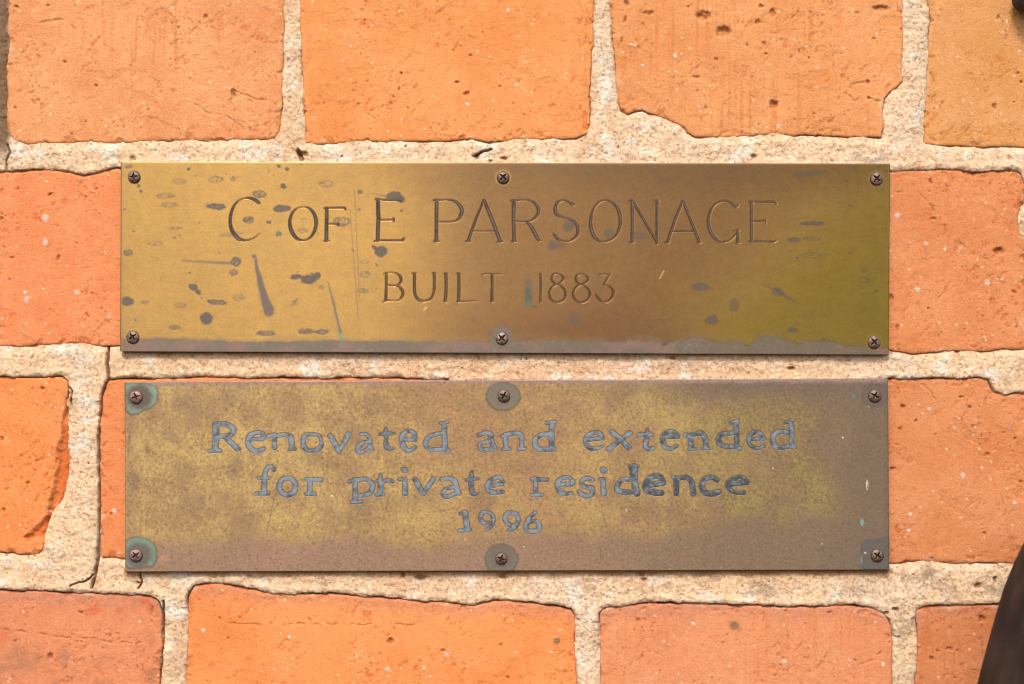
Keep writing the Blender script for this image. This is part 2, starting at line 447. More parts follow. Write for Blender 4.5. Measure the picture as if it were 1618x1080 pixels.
def build_brick(b):
    P = np.asarray(b['poly'], float)
    x0, y0 = P.min(0) - 4; x1, y1 = P.max(0) + 4
    seed = b['seed']; rng = np.random.default_rng(seed)
    xs = axis(x0, x1, 1.5, -12, PW + 14)
    ys = axis(y0, y1, 1.5, -12, PH + 14)
    if 'hid' in b and 'pits' not in b:
        xs = axis(x0, x1, 5, -12, PW + 14)
    if 'hid' in b:                                  # coarse behind the plaque
        hx0, hx1, hy0, hy1 = b['hid']
        if hy1 == 9999 or 'pits' not in b:
            a, c = max(y0, hy0), min(y1, hy1)
            if 'pits' not in b:
                ys = np.concatenate([ys[ys < a], np.arange(a, c, 10.0), ys[ys >= c]])
        if hx0 > 0:
            xs = np.concatenate([xs[xs < hx0], np.arange(hx0, x1 + 6, 7.0)])
        elif 'pits' in b:
            xs = np.concatenate([np.arange(x0, hx1, 7.0), xs[xs >= hx1]])
    X, Y = np.meshgrid(xs, ys)
    sd = brick_sd(b, X, Y)
    # relief in millimetres
    h = b.get('h', 0) + 0.35 * fbm(X, Y, 210, 2, seed + 1) + 0.10 * fbm(X, Y, 45, 3, seed + 2)
    wx = X + 10 * fbm(X, Y, 40, 2, seed + 7); wy = Y + 10 * fbm(X, Y, 40, 2, seed + 8)
    fine = fbm(X, Y, 9, 3, seed + 3, 0.65)
    f4 = fbm(X, Y, 4.0, 2, seed + 45, 0.7)
    h = h + 0.085 * fine * (0.6 + 0.8 * sst(-0.3, 0.4, fbm(X, Y, 80, 3, seed + 46))) + 0.04 * f4
    # crumbly hollows dragged aslant, and raised grains
    ca, sa = math.cos(b.get('slant', -0.9)), math.sin(b.get('slant', -0.9))
    us, vs = (ca * X + sa * Y) / 2.2, -sa * X + ca * Y
    zone = sst(-0.15, 0.40, fbm(X, Y, 90, 4, seed + 48, 0.62))
    hol = sst(0.12, 0.42, fbm(us, vs, 11, 4, seed + 49, 0.62)) * (0.12 + 0.88 * zone)
    crumb = fbm(wx, wy, 15, 4, seed + 50, 0.68)
    h = h - 0.34 * hol + 0.22 * crumb * (0.15 + 0.95 * zone)
    gr = sst(0.38, 0.62, fbm(X, Y, 4.6, 2, seed + 51, 0.6)) * (0.12 + 0.88 * zone)
    gd = sst(0.40, 0.62, fbm(X, Y, 5.4, 2, seed + 52, 0.6)) * (0.08 + 0.92 * zone)
    h = h + 0.12 * gr - 0.30 * gd
    gdist, gid = grains(X, Y, 5.5, seed + 53)
    gs = 1 - sst(0.22, 0.42, gdist)
    gl = gs * (gid > 0.90) * (0.35 + 0.65 * zone); gk = gs * (gid < 0.07) * (0.35 + 0.65 * zone); gw = gs * (gid > 0.992)
    h = h + 0.10 * gl - 0.22 * gk
    drag = b.get('drag', 0.2)
    dl = noise(X / 5.0, Y / 130.0, seed + 4) + 0.7 * noise(X / 11.0 + 3, Y / 220.0, seed + 6)
    gate = sst(-0.25, 0.35, fbm(X, Y, 130, 2, seed + 9))
    lines = sst(0.15, 0.75, dl) * gate
    h = h - 0.15 * drag * lines
    # broken skin: small terraces with crusty rims
    tn = fbm(wx, wy, 95, 4, seed + 12, 0.62)
    tz = b.get('terr', 0.7)
    rim = np.clip(1 - sd / 46.0, 0, 1)
    lowg = b.get('rough_low', 0) * sst(150, 215, Y) + b.get('rough_right', 0) * sst(1520, 1615, X)
    tmask = sst(0.22, 0.27, tn + 0.22 * rim + 0.18 * lowg)
    tmask2 = sst(0.40, 0.44, fbm(wx, wy, 42, 4, seed + 13, 0.6) + 0.25 * rim + 0.2 * lowg)
    h = h - tz * (0.17 * tmask + 0.16 * tmask2) - tz * np.maximum(tmask, tmask2) * (0.22 * np.abs(fbm(X, Y, 15, 4, seed + 14, 0.65)) + 0.10 * fine)
    # worn arris and nicks
    r = 6.0 + 4.0 * fbm(X, Y, 60, 2, seed + 15)
    e = np.clip(1 - sd / r, 0, 1)
    h = h - 0.65 * e ** 2.2
    nick = sst(0.18, 0.34, fbm(X, Y, 24, 3, seed + 16)) * np.clip(1 - sd / 13.0, 0, 1) ** 0.6
    h = h - 0.75 * nick
    for poly, dep in b.get('chips', []):
        cd = poly_sdf(X, Y, poly) + 6 * fbm(X, Y, 26, 5, seed + 17, 0.6)
        t = sst(-2.0, 6.0, cd)
        h = h - t * (dep + 0.8 * fbm(X, Y, 22, 5, seed + 18, 0.6)) + 0.15 * fbm(X, Y, 7, 3, seed + 19) * t
        b['_chip'] = t
    cr = np.zeros_like(h)
    for c in b.get('cracks', []):
        ld = line_dist(X + 5 * fbm(X, Y, 16, 4, seed + 19, 0.65), Y + 5 * fbm(X, Y, 16, 4, seed + 20, 0.65), c, 0.5)
        cr = np.maximum(cr, (1 - sst(0.0, 1.6 + 0.8 * noise(X / 9, Y / 9, seed + 47), ld)) * sst(-0.35, 0.35, noise(X / 14, Y / 14, seed + 22)))
    h = h - 0.5 * cr
    # pits
    pm = np.zeros_like(h)
    holes = list(b.get('holes', []))
    for i in range(b.get('pits', 6)):
        q = 1.0 + 2.0 * rng.random() ** 3
        q *= 0.8
        holes.append((rng.uniform(x0 + 8, x1 - 8), rng.uniform(y0 + 8, y1 - 8), q * rng.uniform(0.8, 1.6), q))
    jx = 3.6 * fbm(X, Y, 9, 3, seed + 23, 0.6); jy = 3.6 * fbm(X, Y, 9, 3, seed + 24, 0.6)
    for (cx, cy, rx, ry) in holes:
        i0, i1 = np.searchsorted(ys, [cy - ry * 2.2 - 3, cy + ry * 2.2 + 3]); j0, j1 = np.searchsorted(xs, [cx - rx * 2.2 - 3, cx + rx * 2.2 + 3])
        if i1 <= i0 or j1 <= j0: continue
        s = np.s_[i0:i1, j0:j1]
        q = np.sqrt(((X[s] - cx + jx[s]) / rx) ** 2 + ((Y[s] - cy + jy[s]) / ry) ** 2)
        t = 1 - sst(0.45, 1.15, q)
        pm[s] = np.maximum(pm[s], t * min(1.0, 0.35 + 1.6 / min(rx, ry)))
        h[s] -= t * min(2.4, 0.28 * min(rx, ry) + 0.15) * (0.7 + 0.6 * fine[s])
    # colours (what the clay itself has: iron-rich patches, dust, lime specks, grit)
    c1, c2 = alb(*b['col']), alb(*b['col2'])
    v = sst(-0.4, 0.6, fbm(X, Y, 150, 5, seed + 30, 0.6)) * 0.85
    C = np.broadcast_to(c1, X.shape + (3,)) * 1.0
    C = mixc(C, c2, v)
    C = mixc(C, c2 * np.array([0.97, 0.90, 0.84]), 0.26 * tz * np.clip(tmask + tmask2, 0, 1))
    C = mixc(C, c2 * np.array([0.85, 0.72, 0.62]), 0.6 * nick + 0.0 * e)
    if b.get('_chip') is not None:
        C = mixc(C, alb(222, 108, 48), 0.75 * b.pop('_chip'))
    pale = sst(0.1, 0.6, fbm(X, Y, 34, 4, seed + 31, 0.6))
    C = mixc(C, c1 * np.array([1.04, 1.16, 1.30]), 0.55 * pale)
    if b.get('dust'):                               # weathered, dusty upper arris
        t = sst(30, 6, Y - np.interp(X, *top_line(P)) + 10 * fbm(X, Y, 30, 3, seed + 32)) * b['dust']
        C = mixc(C, alb(214, 142, 110), 0.75 * t)
    if b.get('red'):
        t = sst(0.15, 0.4, fbm(X, Y, 70, 4, seed + 33)) * sst(1035, 985, Y)
        C = mixc(C, alb(222, 100, 66), 0.6 * t)
        t = sst(0.0, 0.35, fbm(X, Y, 60, 4, seed + 34)) * sst(985, 1030, Y)
        C = mixc(C, alb(196, 132, 96), 0.8 * t)
    C = mixc(C, c2 * np.array([0.90, 0.74, 0.60]), 0.85 * hol)
    C = mixc(C, c2 * np.array([0.96, 0.88, 0.80]), 0.55 * drag * lines)
    C = mixc(C, c1 * np.array([1.08, 1.45, 1.9]), 0.55 * gr)
    C = mixc(C, c2 * np.array([0.66, 0.46, 0.36]), 0.75 * gd)
    C = mixc(C, c1 * np.array([1.06, 1.35, 1.75]), 0.42 * gl)
    C = mixc(C, c2 * np.array([0.62, 0.42, 0.32]), 0.7 * gk)
    C = mixc(C, alb(252, 226, 196), 0.7 * gw)
    C = C * (1 + 0.10 * fine + 0.09 * f4 + 0.10 * crumb)[..., None]
    sm = sst(0.12, 0.36, fbm(X, Y, 38, 5, seed + 55, 0.65) + 0.30 * np.clip(1 - sd / 12.0, 0, 1) - 0.22) * np.clip(1 - sd / 26.0, 0, 1)
    C = mixc(C, alb(240, 200, 160), 0.55 * sm); h = h + 0.12 * sm
    C = mixc(C, c2 * np.array([0.50, 0.40, 0.33]), 0.75 * pm)
    C = mixc(C, c2 * np.array([0.6, 0.5, 0.42]), 0.35 * cr)
    dots = [(a, q, r1, r2, 0) for a, q, r1, r2 in b.get('dots', [])]
    for i in range(b.get('spk', 0)):
        rr = 0.8 + 1.1 * rng.random() ** 2
        dots.append((rng.uniform(x0, x1), rng.uniform(y0, y1), rr * rng.uniform(0.8, 1.5), rr, rng.integers(0, 5)))
    pal = [alb(250, 225, 200), alb(250, 215, 180), alb(150, 110, 105), alb(250, 205, 165), alb(190, 175, 165)]
    for i, (cx, cy, rx, ry, kd) in enumerate(dots):
        i0, i1 = np.searchsorted(ys, [cy - ry * 2 - 2, cy + ry * 2 + 2]); j0, j1 = np.searchsorted(xs, [cx - rx * 2 - 2, cx + rx * 2 + 2])
        if i1 <= i0 or j1 <= j0: continue
        s = np.s_[i0:i1, j0:j1]
        q = np.sqrt(((X[s] - cx + 0.7 * jx[s]) / rx) ** 2 + ((Y[s] - cy + 0.7 * jy[s]) / ry) ** 2)
        t = 1 - sst(0.6, 1.2, q)
        cc = pal[kd] if kd else (alb(226, 204, 184) if rx > 3.2 else alb(250, 230, 210))
        if seed in (103, 107) and rx > 5: cc = alb(140, 112, 86)
        C[s] = mixc(C[s], cc, 0.85 * t)
        h[s] += 0.10 * t
    return sheet("brick", X, Y, sd, h, M_BRICK, wall, {'col': C}, skirt=9.0)

def top_line(P):
    """upper edge of an outline as x, y arrays"""
    n = len(P)
    pts = sorted([tuple(p) for p in P if p[1] < P[:, 1].min() + 50])
    a = np.array(pts)
    return a[:, 0], a[:, 1]

for b in BR:
    build_brick(b)

# ------------------------------------------------------------------ mortar
def build_mortar():
    seed = 500
    xs = axis(-420, 2030, 1.5, -10, PW + 12, 9.0)
    ys = axis(-360, 1500, 1.5, -10, PH + 12, 9.0)
    X, Y = np.meshgrid(xs, ys)
    dout = np.full(X.shape, 80.0)                   # distance to the nearest brick outline (negative inside)
    below = np.full(X.shape, 80.0)                  # the same, bricks under the joint only
    for b in BR:
        P = np.asarray(b['poly'], float)
        a0, a1 = P.min(0) - 60, P.max(0) + 60
        i0, i1 = np.searchsorted(ys, [a0[1], a1[1]]); j0, j1 = np.searchsorted(xs, [a0[0], a1[0]])
        if i1 - i0 < 2 or j1 - j0 < 2: continue
        s = np.s_[i0:i1, j0:j1]
        d = -brick_sd(b, X[s], Y[s])
        dout[s] = np.minimum(dout[s], d)
        tx, ty = top_line(P)
        up = Y[s] < np.interp(X[s], tx, ty) + 14
        below[s] = np.minimum(below[s], np.where(up, d, 80))
    keep = dout > -7
    # hidden behind the plaques: nothing changes, it is still wall
    xk, yk, dk, bk = X[keep], Y[keep], dout[keep], below[keep]
    lump = fbm(xk, yk, 42, 4, seed)
    grain = fbm(xk, yk, 4.2, 2, seed + 5, 0.7)
    mid = fbm(xk, yk, 13, 3, seed + 6, 0.6)
    meet = -0.22 + 0.9 * np.minimum(0, fbm(xk, yk, 48, 3, seed + 30) - 0.05)
    gd1, gi1 = grains(xk, yk, 5.2, seed + 31); gd2, gi2 = grains(xk, yk, 3.4, seed + 34)
    hk = meet + (0.5 - meet) * sst(-1, 13, dk) + 0.95 * lump + 0.52 * mid + 0.20 * grain + 0.20 * (1 - gd1) * (gi1 > 0.35) - 0.16 * (gi2 < 0.08)
    # overhang above the brick below, with an open crack under it
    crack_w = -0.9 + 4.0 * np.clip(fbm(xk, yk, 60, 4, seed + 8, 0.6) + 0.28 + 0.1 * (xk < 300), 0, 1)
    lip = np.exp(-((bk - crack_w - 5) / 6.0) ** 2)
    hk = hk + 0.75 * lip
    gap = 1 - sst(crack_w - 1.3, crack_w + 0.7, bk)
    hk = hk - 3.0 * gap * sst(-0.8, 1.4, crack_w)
    side = (1 - sst(0.2, 1.8, dk + 1.4 * fbm(xk, yk, 30, 3, seed + 9))) 
    hk = hk - 1.3 * side * sst(-0.2, 0.3, fbm(xk, yk, 50, 2, seed + 10))
    hk = np.where(dk < -1.5, hk - 3.0 * np.clip(-dk - 1.5, 0, 3), hk)
    # cracks within the joints
    cr = np.zeros_like(hk)
    CR = [([(171, 549), (170, 575), (173, 598), (164, 618), (160, 650), (156, 690), (157, 760), (157, 820), (155, 880), (149, 912), (145, 928)], 4.0),
          ([(12, 228), (16, 240), (10, 255), (11, 268)], 2.2), ([(472, 240), (476, 250)], 7.0), ([(258, 950), (258, 1000), (255, 1040), (251, 1080)], 3.2),
          ([(752, 245), (765, 238), (776, 236)], 3.0), ([(105, 605), (115, 618), (112, 640)], 2.0), ([(222, 905), (224, 918), (219, 930)], 2.0),
          ([(112, 925), (135, 918), (146, 908)], 1.6)]
    for pts, w in CR:
        ld = line_dist(xk + 3 * fbm(xk, yk, 22, 3, seed + 11), yk + 3 * fbm(xk, yk, 22, 3, seed + 12), pts, w * 0.5)
        cr = np.maximum(cr, 1 - sst(0, w * 0.55, ld))
    hk = hk - 3.2 * cr
    # sand holes and pebbles
    rng = np.random.default_rng(77)
    hole = np.zeros_like(hk); peb = np.zeros_like(hk)
    HO = [(481, 243, 9, 5), (752, 247, 8, 4), (797, 250, 8, 3), (1191, 247, 5, 5), (1415, 962, 7, 3), (1401, 968, 5, 4), (665, 912, 12, 6), (637, 908, 5, 4), (1018, 915, 5, 4),
          (1015, 907, 6, 4), (1545, 925, 6, 5), (1062, 565, 6, 4), (1250, 582, 8, 4), (210, 250, 6, 5), (1513, 555, 5, 3), (795, 910, 9, 5), (1572, 915, 4, 6)]
    for i in range(70):
        q = 1.2 + 2.0 * rng.random() ** 2
        HO.append((rng.uniform(0, PW), rng.uniform(0, PH), q * 1.3, q))
    PB = [(1415, 217, 6, 5), (1415, 564, 9, 6), (456, 90, 3, 3), (450, 38, 3, 3), (957, 155, 4, 3), (1130, 236, 5, 4), (25, 222, 5, 4), (43, 222, 4, 3), (236, 914, 8, 9)]
    for i in range(240):
        q = 1.2 + 1.8 * rng.random() ** 2
        PB.append((rng.uniform(0, PW), rng.uniform(0, PH), q * rng.uniform(0.9, 1.5), q))
    jx = 2 * fbm(xk, yk, 7, 2, seed + 13); jy = 2 * fbm(xk, yk, 7, 2, seed + 14)
    for lst, tgt in ((HO, hole), (PB, peb)):
        for cx, cy, rx, ry in lst:
            m = np.where((np.abs(xk - cx) < rx * 2 + 3) & (np.abs(yk - cy) < ry * 2 + 3))[0]
            if len(m) == 0: continue
            q = np.sqrt(((xk[m] - cx + jx[m]) / rx) ** 2 + ((yk[m] - cy + jy[m]) / ry) ** 2)
            tgt[m] = np.maximum(tgt[m], 1 - sst(0.4, 1.15, q))
    hk = hk - 1.3 * hole + 0.5 * peb
    # colour: sandy lime, whiter flakes, darker grit and painted light falloff at the right
    warm = sst(-0.5, 0.5, fbm(xk, yk, 120, 3, seed + 20) + 0.25 * (xk < 500))
    C = np.broadcast_to(alb(246, 213, 180), xk.shape + (3,)) * 1.18
    C = mixc(C, alb(253, 212, 170) * 1.16, warm)
    C = mixc(C, alb(240, 184, 136), 0.45 * np.exp(-((yk - 590) / 16) ** 2) * sst(300, 520, xk) * (1 - sst(1150, 1400, xk)))  # orange bounce light painted into the joint between the plaques
    white = sst(0.08, 0.38, fbm(xk, yk, 52, 5, seed + 21, 0.6))
    C = mixc(C, alb(253, 240, 220) * 1.15, 0.8 * white)
    rose = sst(0.1, 0.5, fbm(xk, yk, 80, 4, seed + 22))
    C = mixc(C, alb(232, 178, 134), 0.4 * rose)
    ru = sst(0.15, 0.45, fbm(xk, yk, 24, 4, seed + 25))
    C = mixc(C, alb(222, 174, 130), 0.4 * ru)
    falloff = sst(0.0, 0.4, fbm(xk, yk, 60, 5, seed + 23, 0.65)) * sst(900, 1450, xk) * sst(500, 950, yk)  # duller lower right: light falloff painted into the mortar colour
    C = mixc(C, alb(165, 140, 112), 0.6 * falloff)
    g2 = fbm(xk, yk, 3.6, 2, seed + 24, 0.8)
    g6 = fbm(xk, yk, 8, 3, seed + 29, 0.7)
    C = C * (1 + 0.12 * grain + 0.16 * g2 + 0.14 * g6 + 0.24 * (gi1 - 0.5) + 0.16 * (gi2 - 0.5))[:, None]
    C = mixc(C, alb(255, 244, 226) * 1.15, 0.5 * (gi1 > 0.93) * (1 - sst(0.3, 0.6, gd1)))
    C = mixc(C, alb(150, 106, 74), 0.4 * (gi2 < 0.07) * (1 - sst(0.4, 0.7, gd2)))
    dark = sst(0.36, 0.58, g6)
    C = mixc(C, alb(150, 112, 80), 0.5 * dark)
    C = mixc(C, alb(252, 240, 222), 0.75 * peb)
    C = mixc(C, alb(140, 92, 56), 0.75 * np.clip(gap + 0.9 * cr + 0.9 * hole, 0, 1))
    # run-off stain under each plaque
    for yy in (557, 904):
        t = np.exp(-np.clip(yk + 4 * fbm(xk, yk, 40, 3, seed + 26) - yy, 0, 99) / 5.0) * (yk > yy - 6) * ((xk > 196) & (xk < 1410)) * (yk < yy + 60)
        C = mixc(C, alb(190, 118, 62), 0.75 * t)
    # shade painted into the recessed joint at the far left, and a grey skin by the top right of the first plaque
    t = sst(20, 8, xk + 3 * fbm(xk, yk, 18, 3, seed + 27)) * sst(272, 225, yk)
    C = mixc(C, alb(128, 100, 72), 0.9 * t); hk = hk - 1.6 * t
    t = sst(0.0, 0.3, fbm(xk, yk, 22, 4, seed + 28)) * np.exp(-((xk - 1375) / 30) ** 2 - ((yk - 247) / 12) ** 2)
    C = mixc(C, alb(186, 180, 172), 0.8 * t)
    H = np.full(X.shape, -9.0); H[keep] = hk
    CC = np.zeros(X.shape + (3,)); CC[keep] = C
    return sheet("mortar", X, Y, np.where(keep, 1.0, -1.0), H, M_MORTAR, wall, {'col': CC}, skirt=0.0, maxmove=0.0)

build_mortar()

def box_mesh(name, lo, hi, mat, parent, col):
    x0, y0, z0 = lo; x1, y1, z1 = hi
    V = [(x0, y0, z0), (x1, y0, z0), (x1, y1, z0), (x0, y1, z0), (x0, y0, z1), (x1, y0, z1), (x1, y1, z1), (x0, y1, z1)]
    F = [(0, 1, 5, 4), (1, 2, 6, 5), (2, 3, 7, 6), (3, 0, 4, 7), (4, 5, 6, 7), (3, 2, 1, 0)]
    return mesh_obj(name, V, F, mat, parent, {'col': np.tile(col, (8, 1))}, smooth=False)

xa, _, za = world(-440, 1530, 0); xb, _, zb = world(2050, -380, 0)
box_mesh("wall_core", (xa, 0.011, za), (xb, 0.11, zb), M_MORTAR, wall, alb(190, 150, 110))

# ------------------------------------------------------------------ lettering (strokes: x, y, width in enlarged crops)
CS = 5.393
CROP = dict(A=(350, 290), B=(580, 290), C=(800, 290), D=(1000, 290), E=(310, 650), F=(540, 650), G=(740, 650), H=(980, 650))
def ln(*p): return ('l', p)
def cv(*p): return ('c', p)
def lp(*p): return ('o', p)
def ring(cx, cy, rx, ry, w):
    return ('o', tuple((cx + rx * math.cos(a * math.pi / 4), cy + ry * math.sin(a * math.pi / 4), w) for a in range(9)))

TOP_LETTERS = [
 ('A', 'C', [cv((318, 166, 18), (290, 142, 24), (250, 126, 20), (200, 125, 10), (140, 150, 10), (95, 210, 14), (74, 300, 18), (82, 380, 22), (115, 440, 26), (155, 475, 26), (200, 485, 16), (250, 475, 10), (295, 450, 8), (325, 422, 5))]),
 ('A', 'O', [lp((700, 198, 8), (755, 215, 14), (795, 270, 20), (806, 330, 22), (795, 400, 18), (755, 460, 12), (700, 485, 12), (640, 465, 22), (600, 410, 24), (582, 345, 20), (592, 275, 14), (630, 220, 10), (700, 198, 8))]),
 ('A', 'F', [ln((898, 208, 20), (898, 300, 22), (893, 488, 20)), ln((872, 488, 9), (918, 488, 10)), ln((878, 208, 12), (1050, 206, 14), (1058, 226, 6)), ln((905, 343, 11), (990, 343, 12)), ln((993, 328, 9), (996, 358, 9))]),
 ('A', 'E', [ln((1334, 135, 24), (1338, 300, 24), (1330, 488, 22)), ln((1312, 133, 10), (1400, 140, 14), (1530, 140, 14), (1536, 160, 8)), ln((1340, 310, 12), (1465, 308, 12)), ln((1468, 290, 9), (1470, 325, 10)), ln((1306, 492, 12), (1330, 484, 14), (1540, 486, 16), (1562, 462, 8))]),
 ('B', 'P', [ln((595, 140, 22), (592, 320, 20), (590, 490, 22)), ln((570, 492, 10), (618, 492, 10)), ln((568, 142, 10), (600, 140, 14)), cv((600, 140, 14), (700, 138, 14), (760, 155, 18), (800, 200, 24), (808, 240, 24), (790, 290, 18), (750, 320, 12), (680, 325, 12), (600, 325, 12))]),
 ('B', 'A', [ln((998, 140, 14), (930, 300, 14), (862, 490, 18)), ln((998, 140, 20), (1060, 290, 24), (1136, 490, 24)), ln((890, 402, 12), (1095, 402, 12)), ln((838, 492, 9), (884, 492, 9)), ln((1112, 496, 9), (1160, 492, 10))]),
 ('B', 'R', [ln((1252, 145, 24), (1250, 300, 22), (1253, 490, 22)), ln((1232, 492, 10), (1275, 492, 10)), ln((1228, 146, 14), (1290, 142, 14)), cv((1260, 145, 14), (1350, 138, 11), (1420, 155, 16), (1460, 215, 22), (1450, 270, 18), (1400, 315, 12), (1330, 322, 11), (1255, 322, 12)), cv((1360, 325, 12), (1400, 365, 24), (1440, 440, 24), (1465, 480, 18), (1490, 486, 8))]),
 ('C', 'S', [cv((582, 168, 10), (568, 176, 22), (530, 150, 16), (490, 142, 10), (440, 160, 14), (418, 210, 20), (430, 260, 22), (480, 282, 16), (540, 300, 18), (590, 330, 20), (612, 385, 20), (600, 445, 16), (550, 485, 12), (490, 488, 12), (440, 470, 18), (415, 435, 16), (400, 425, 6))]),
 ('C', 'O', [lp((840, 140, 10), (900, 155, 16), (950, 210, 20), (972, 290, 22), (968, 370, 18), (930, 450, 12), (860, 492, 11), (790, 485, 18), (740, 430, 24), (720, 340, 20), (735, 240, 12), (780, 170, 10), (840, 140, 10))]),
 ('C', 'N', [ln((1075, 148, 22), (1075, 300, 18), (1072, 498, 18)), ln((1050, 499, 10), (1090, 499, 10)), ln((1045, 150, 9), (1080, 142, 9)), ln((1082, 150, 18), (1180, 320, 18), (1285, 495, 18)), ln((1285, 145, 18), (1286, 300, 18), (1284, 508, 16)), ln((1262, 145, 9), (1306, 146, 9))]),
 ('D', 'A', [ln((430, 145, 14), (360, 310, 18), (298, 498, 16)), ln((430, 150, 20), (490, 300, 18), (568, 495, 20)), ln((335, 404, 12), (525, 408, 14)), ln((276, 500, 9), (316, 500, 9)), ln((550, 503, 9), (588, 500, 9))]),
 ('D', 'G', [cv((898, 180, 10), (880, 192, 24), (840, 160, 16), (780, 148, 10), (710, 172, 10), (665, 230, 14), (645, 310, 18), (655, 390, 22), (690, 450, 22), (735, 490, 16), (790, 495, 11), (840, 475, 9), (885, 425, 9)), ln((895, 400, 18), (898, 500, 20)), ln((880, 503, 9), (922, 502, 9)), ln((866, 402, 9), (908, 396, 9))]),
 ('D', 'E', [ln((1015, 155, 24), (1014, 320, 20), (1015, 490, 22)), ln((992, 154, 10), (1100, 156, 12), (1210, 156, 14), (1226, 175, 10)), ln((1020, 320, 12), (1125, 318, 12)), ln((1132, 304, 9), (1133, 335, 10)), ln((998, 494, 14), (1100, 494, 14), (1205, 496, 14), (1230, 485, 7))]),
 ('B', 'B', [ln((165, 765, 14), (165, 880, 14), (160, 1000, 14)), ln((145, 765, 9), (185, 762, 9)), cv((165, 760, 9), (230, 758, 9), (275, 780, 14), (292, 820, 16), (270, 860, 11), (225, 870, 14), (170, 862, 11)), cv((225, 866, 9), (275, 880, 14), (305, 920, 16), (300, 960, 13), (265, 998, 9), (200, 996, 9), (160, 998, 11)), ln((140, 1006, 10), (170, 998, 10))]),
 ('B', 'U', [cv((405, 765, 18), (405, 880, 16), (412, 950, 16), (445, 990, 18), (490, 1000, 16), (540, 985, 14), (565, 940, 12), (575, 870, 14), (575, 765, 16)), ln((388, 762, 10), (422, 762, 9)), ln((560, 763, 9), (588, 763, 10))]),
 ('B', 'I', [ln((672, 765, 18), (676, 880, 18), (668, 1000, 18)), ln((656, 765, 9), (690, 765, 9)), ln((654, 1003, 9), (686, 1003, 9))]),
 ('B', 'L', [ln((783, 765, 16), (785, 880, 18), (782, 1000, 18)), ln((766, 765, 9), (798, 765, 9)), ln((770, 1003, 12), (860, 1003, 10), (935, 998, 9))]),
 ('B', 'T', [ln((985, 776, 10), (1010, 767, 10), (1144, 770, 12)), ln((1066, 770, 14), (1068, 880, 14), (1064, 1005, 14)), ln((1052, 1005, 9), (1080, 1005, 9))]),
 ('B', '1', [ln((1480, 768, 14), (1482, 880, 14), (1478, 1008, 12))]),
 ('C', '8', [lp((440, 765, 10), (480, 785, 14), (485, 820, 12), (440, 857, 12), (395, 830, 14), (390, 795, 14), (410, 770, 10), (440, 765, 10)), lp((440, 858, 12), (490, 890, 14), (508, 940, 14), (490, 990, 12), (440, 1010, 16), (385, 985, 14), (368, 935, 14), (390, 885, 12), (440, 858, 12))]),
 ('C', '8', [lp((650, 770, 10), (692, 790, 14), (695, 825, 13), (650, 858, 12), (604, 835, 14), (595, 800, 14), (615, 775, 10), (650, 770, 10)), lp((645, 860, 12), (695, 890, 14), (715, 940, 14), (695, 990, 12), (640, 1012, 16), (590, 985, 14), (570, 935, 14), (595, 885, 12), (645, 860, 12))]),
 ('C', '3', [ln((800, 772, 9), (885, 772, 12), (870, 800, 10), (832, 862, 12)), cv((832, 862, 12), (875, 868, 14), (910, 905, 16), (912, 950, 16), (880, 995, 14), (835, 1008, 12), (795, 985, 16), (770, 945, 12))]),
]
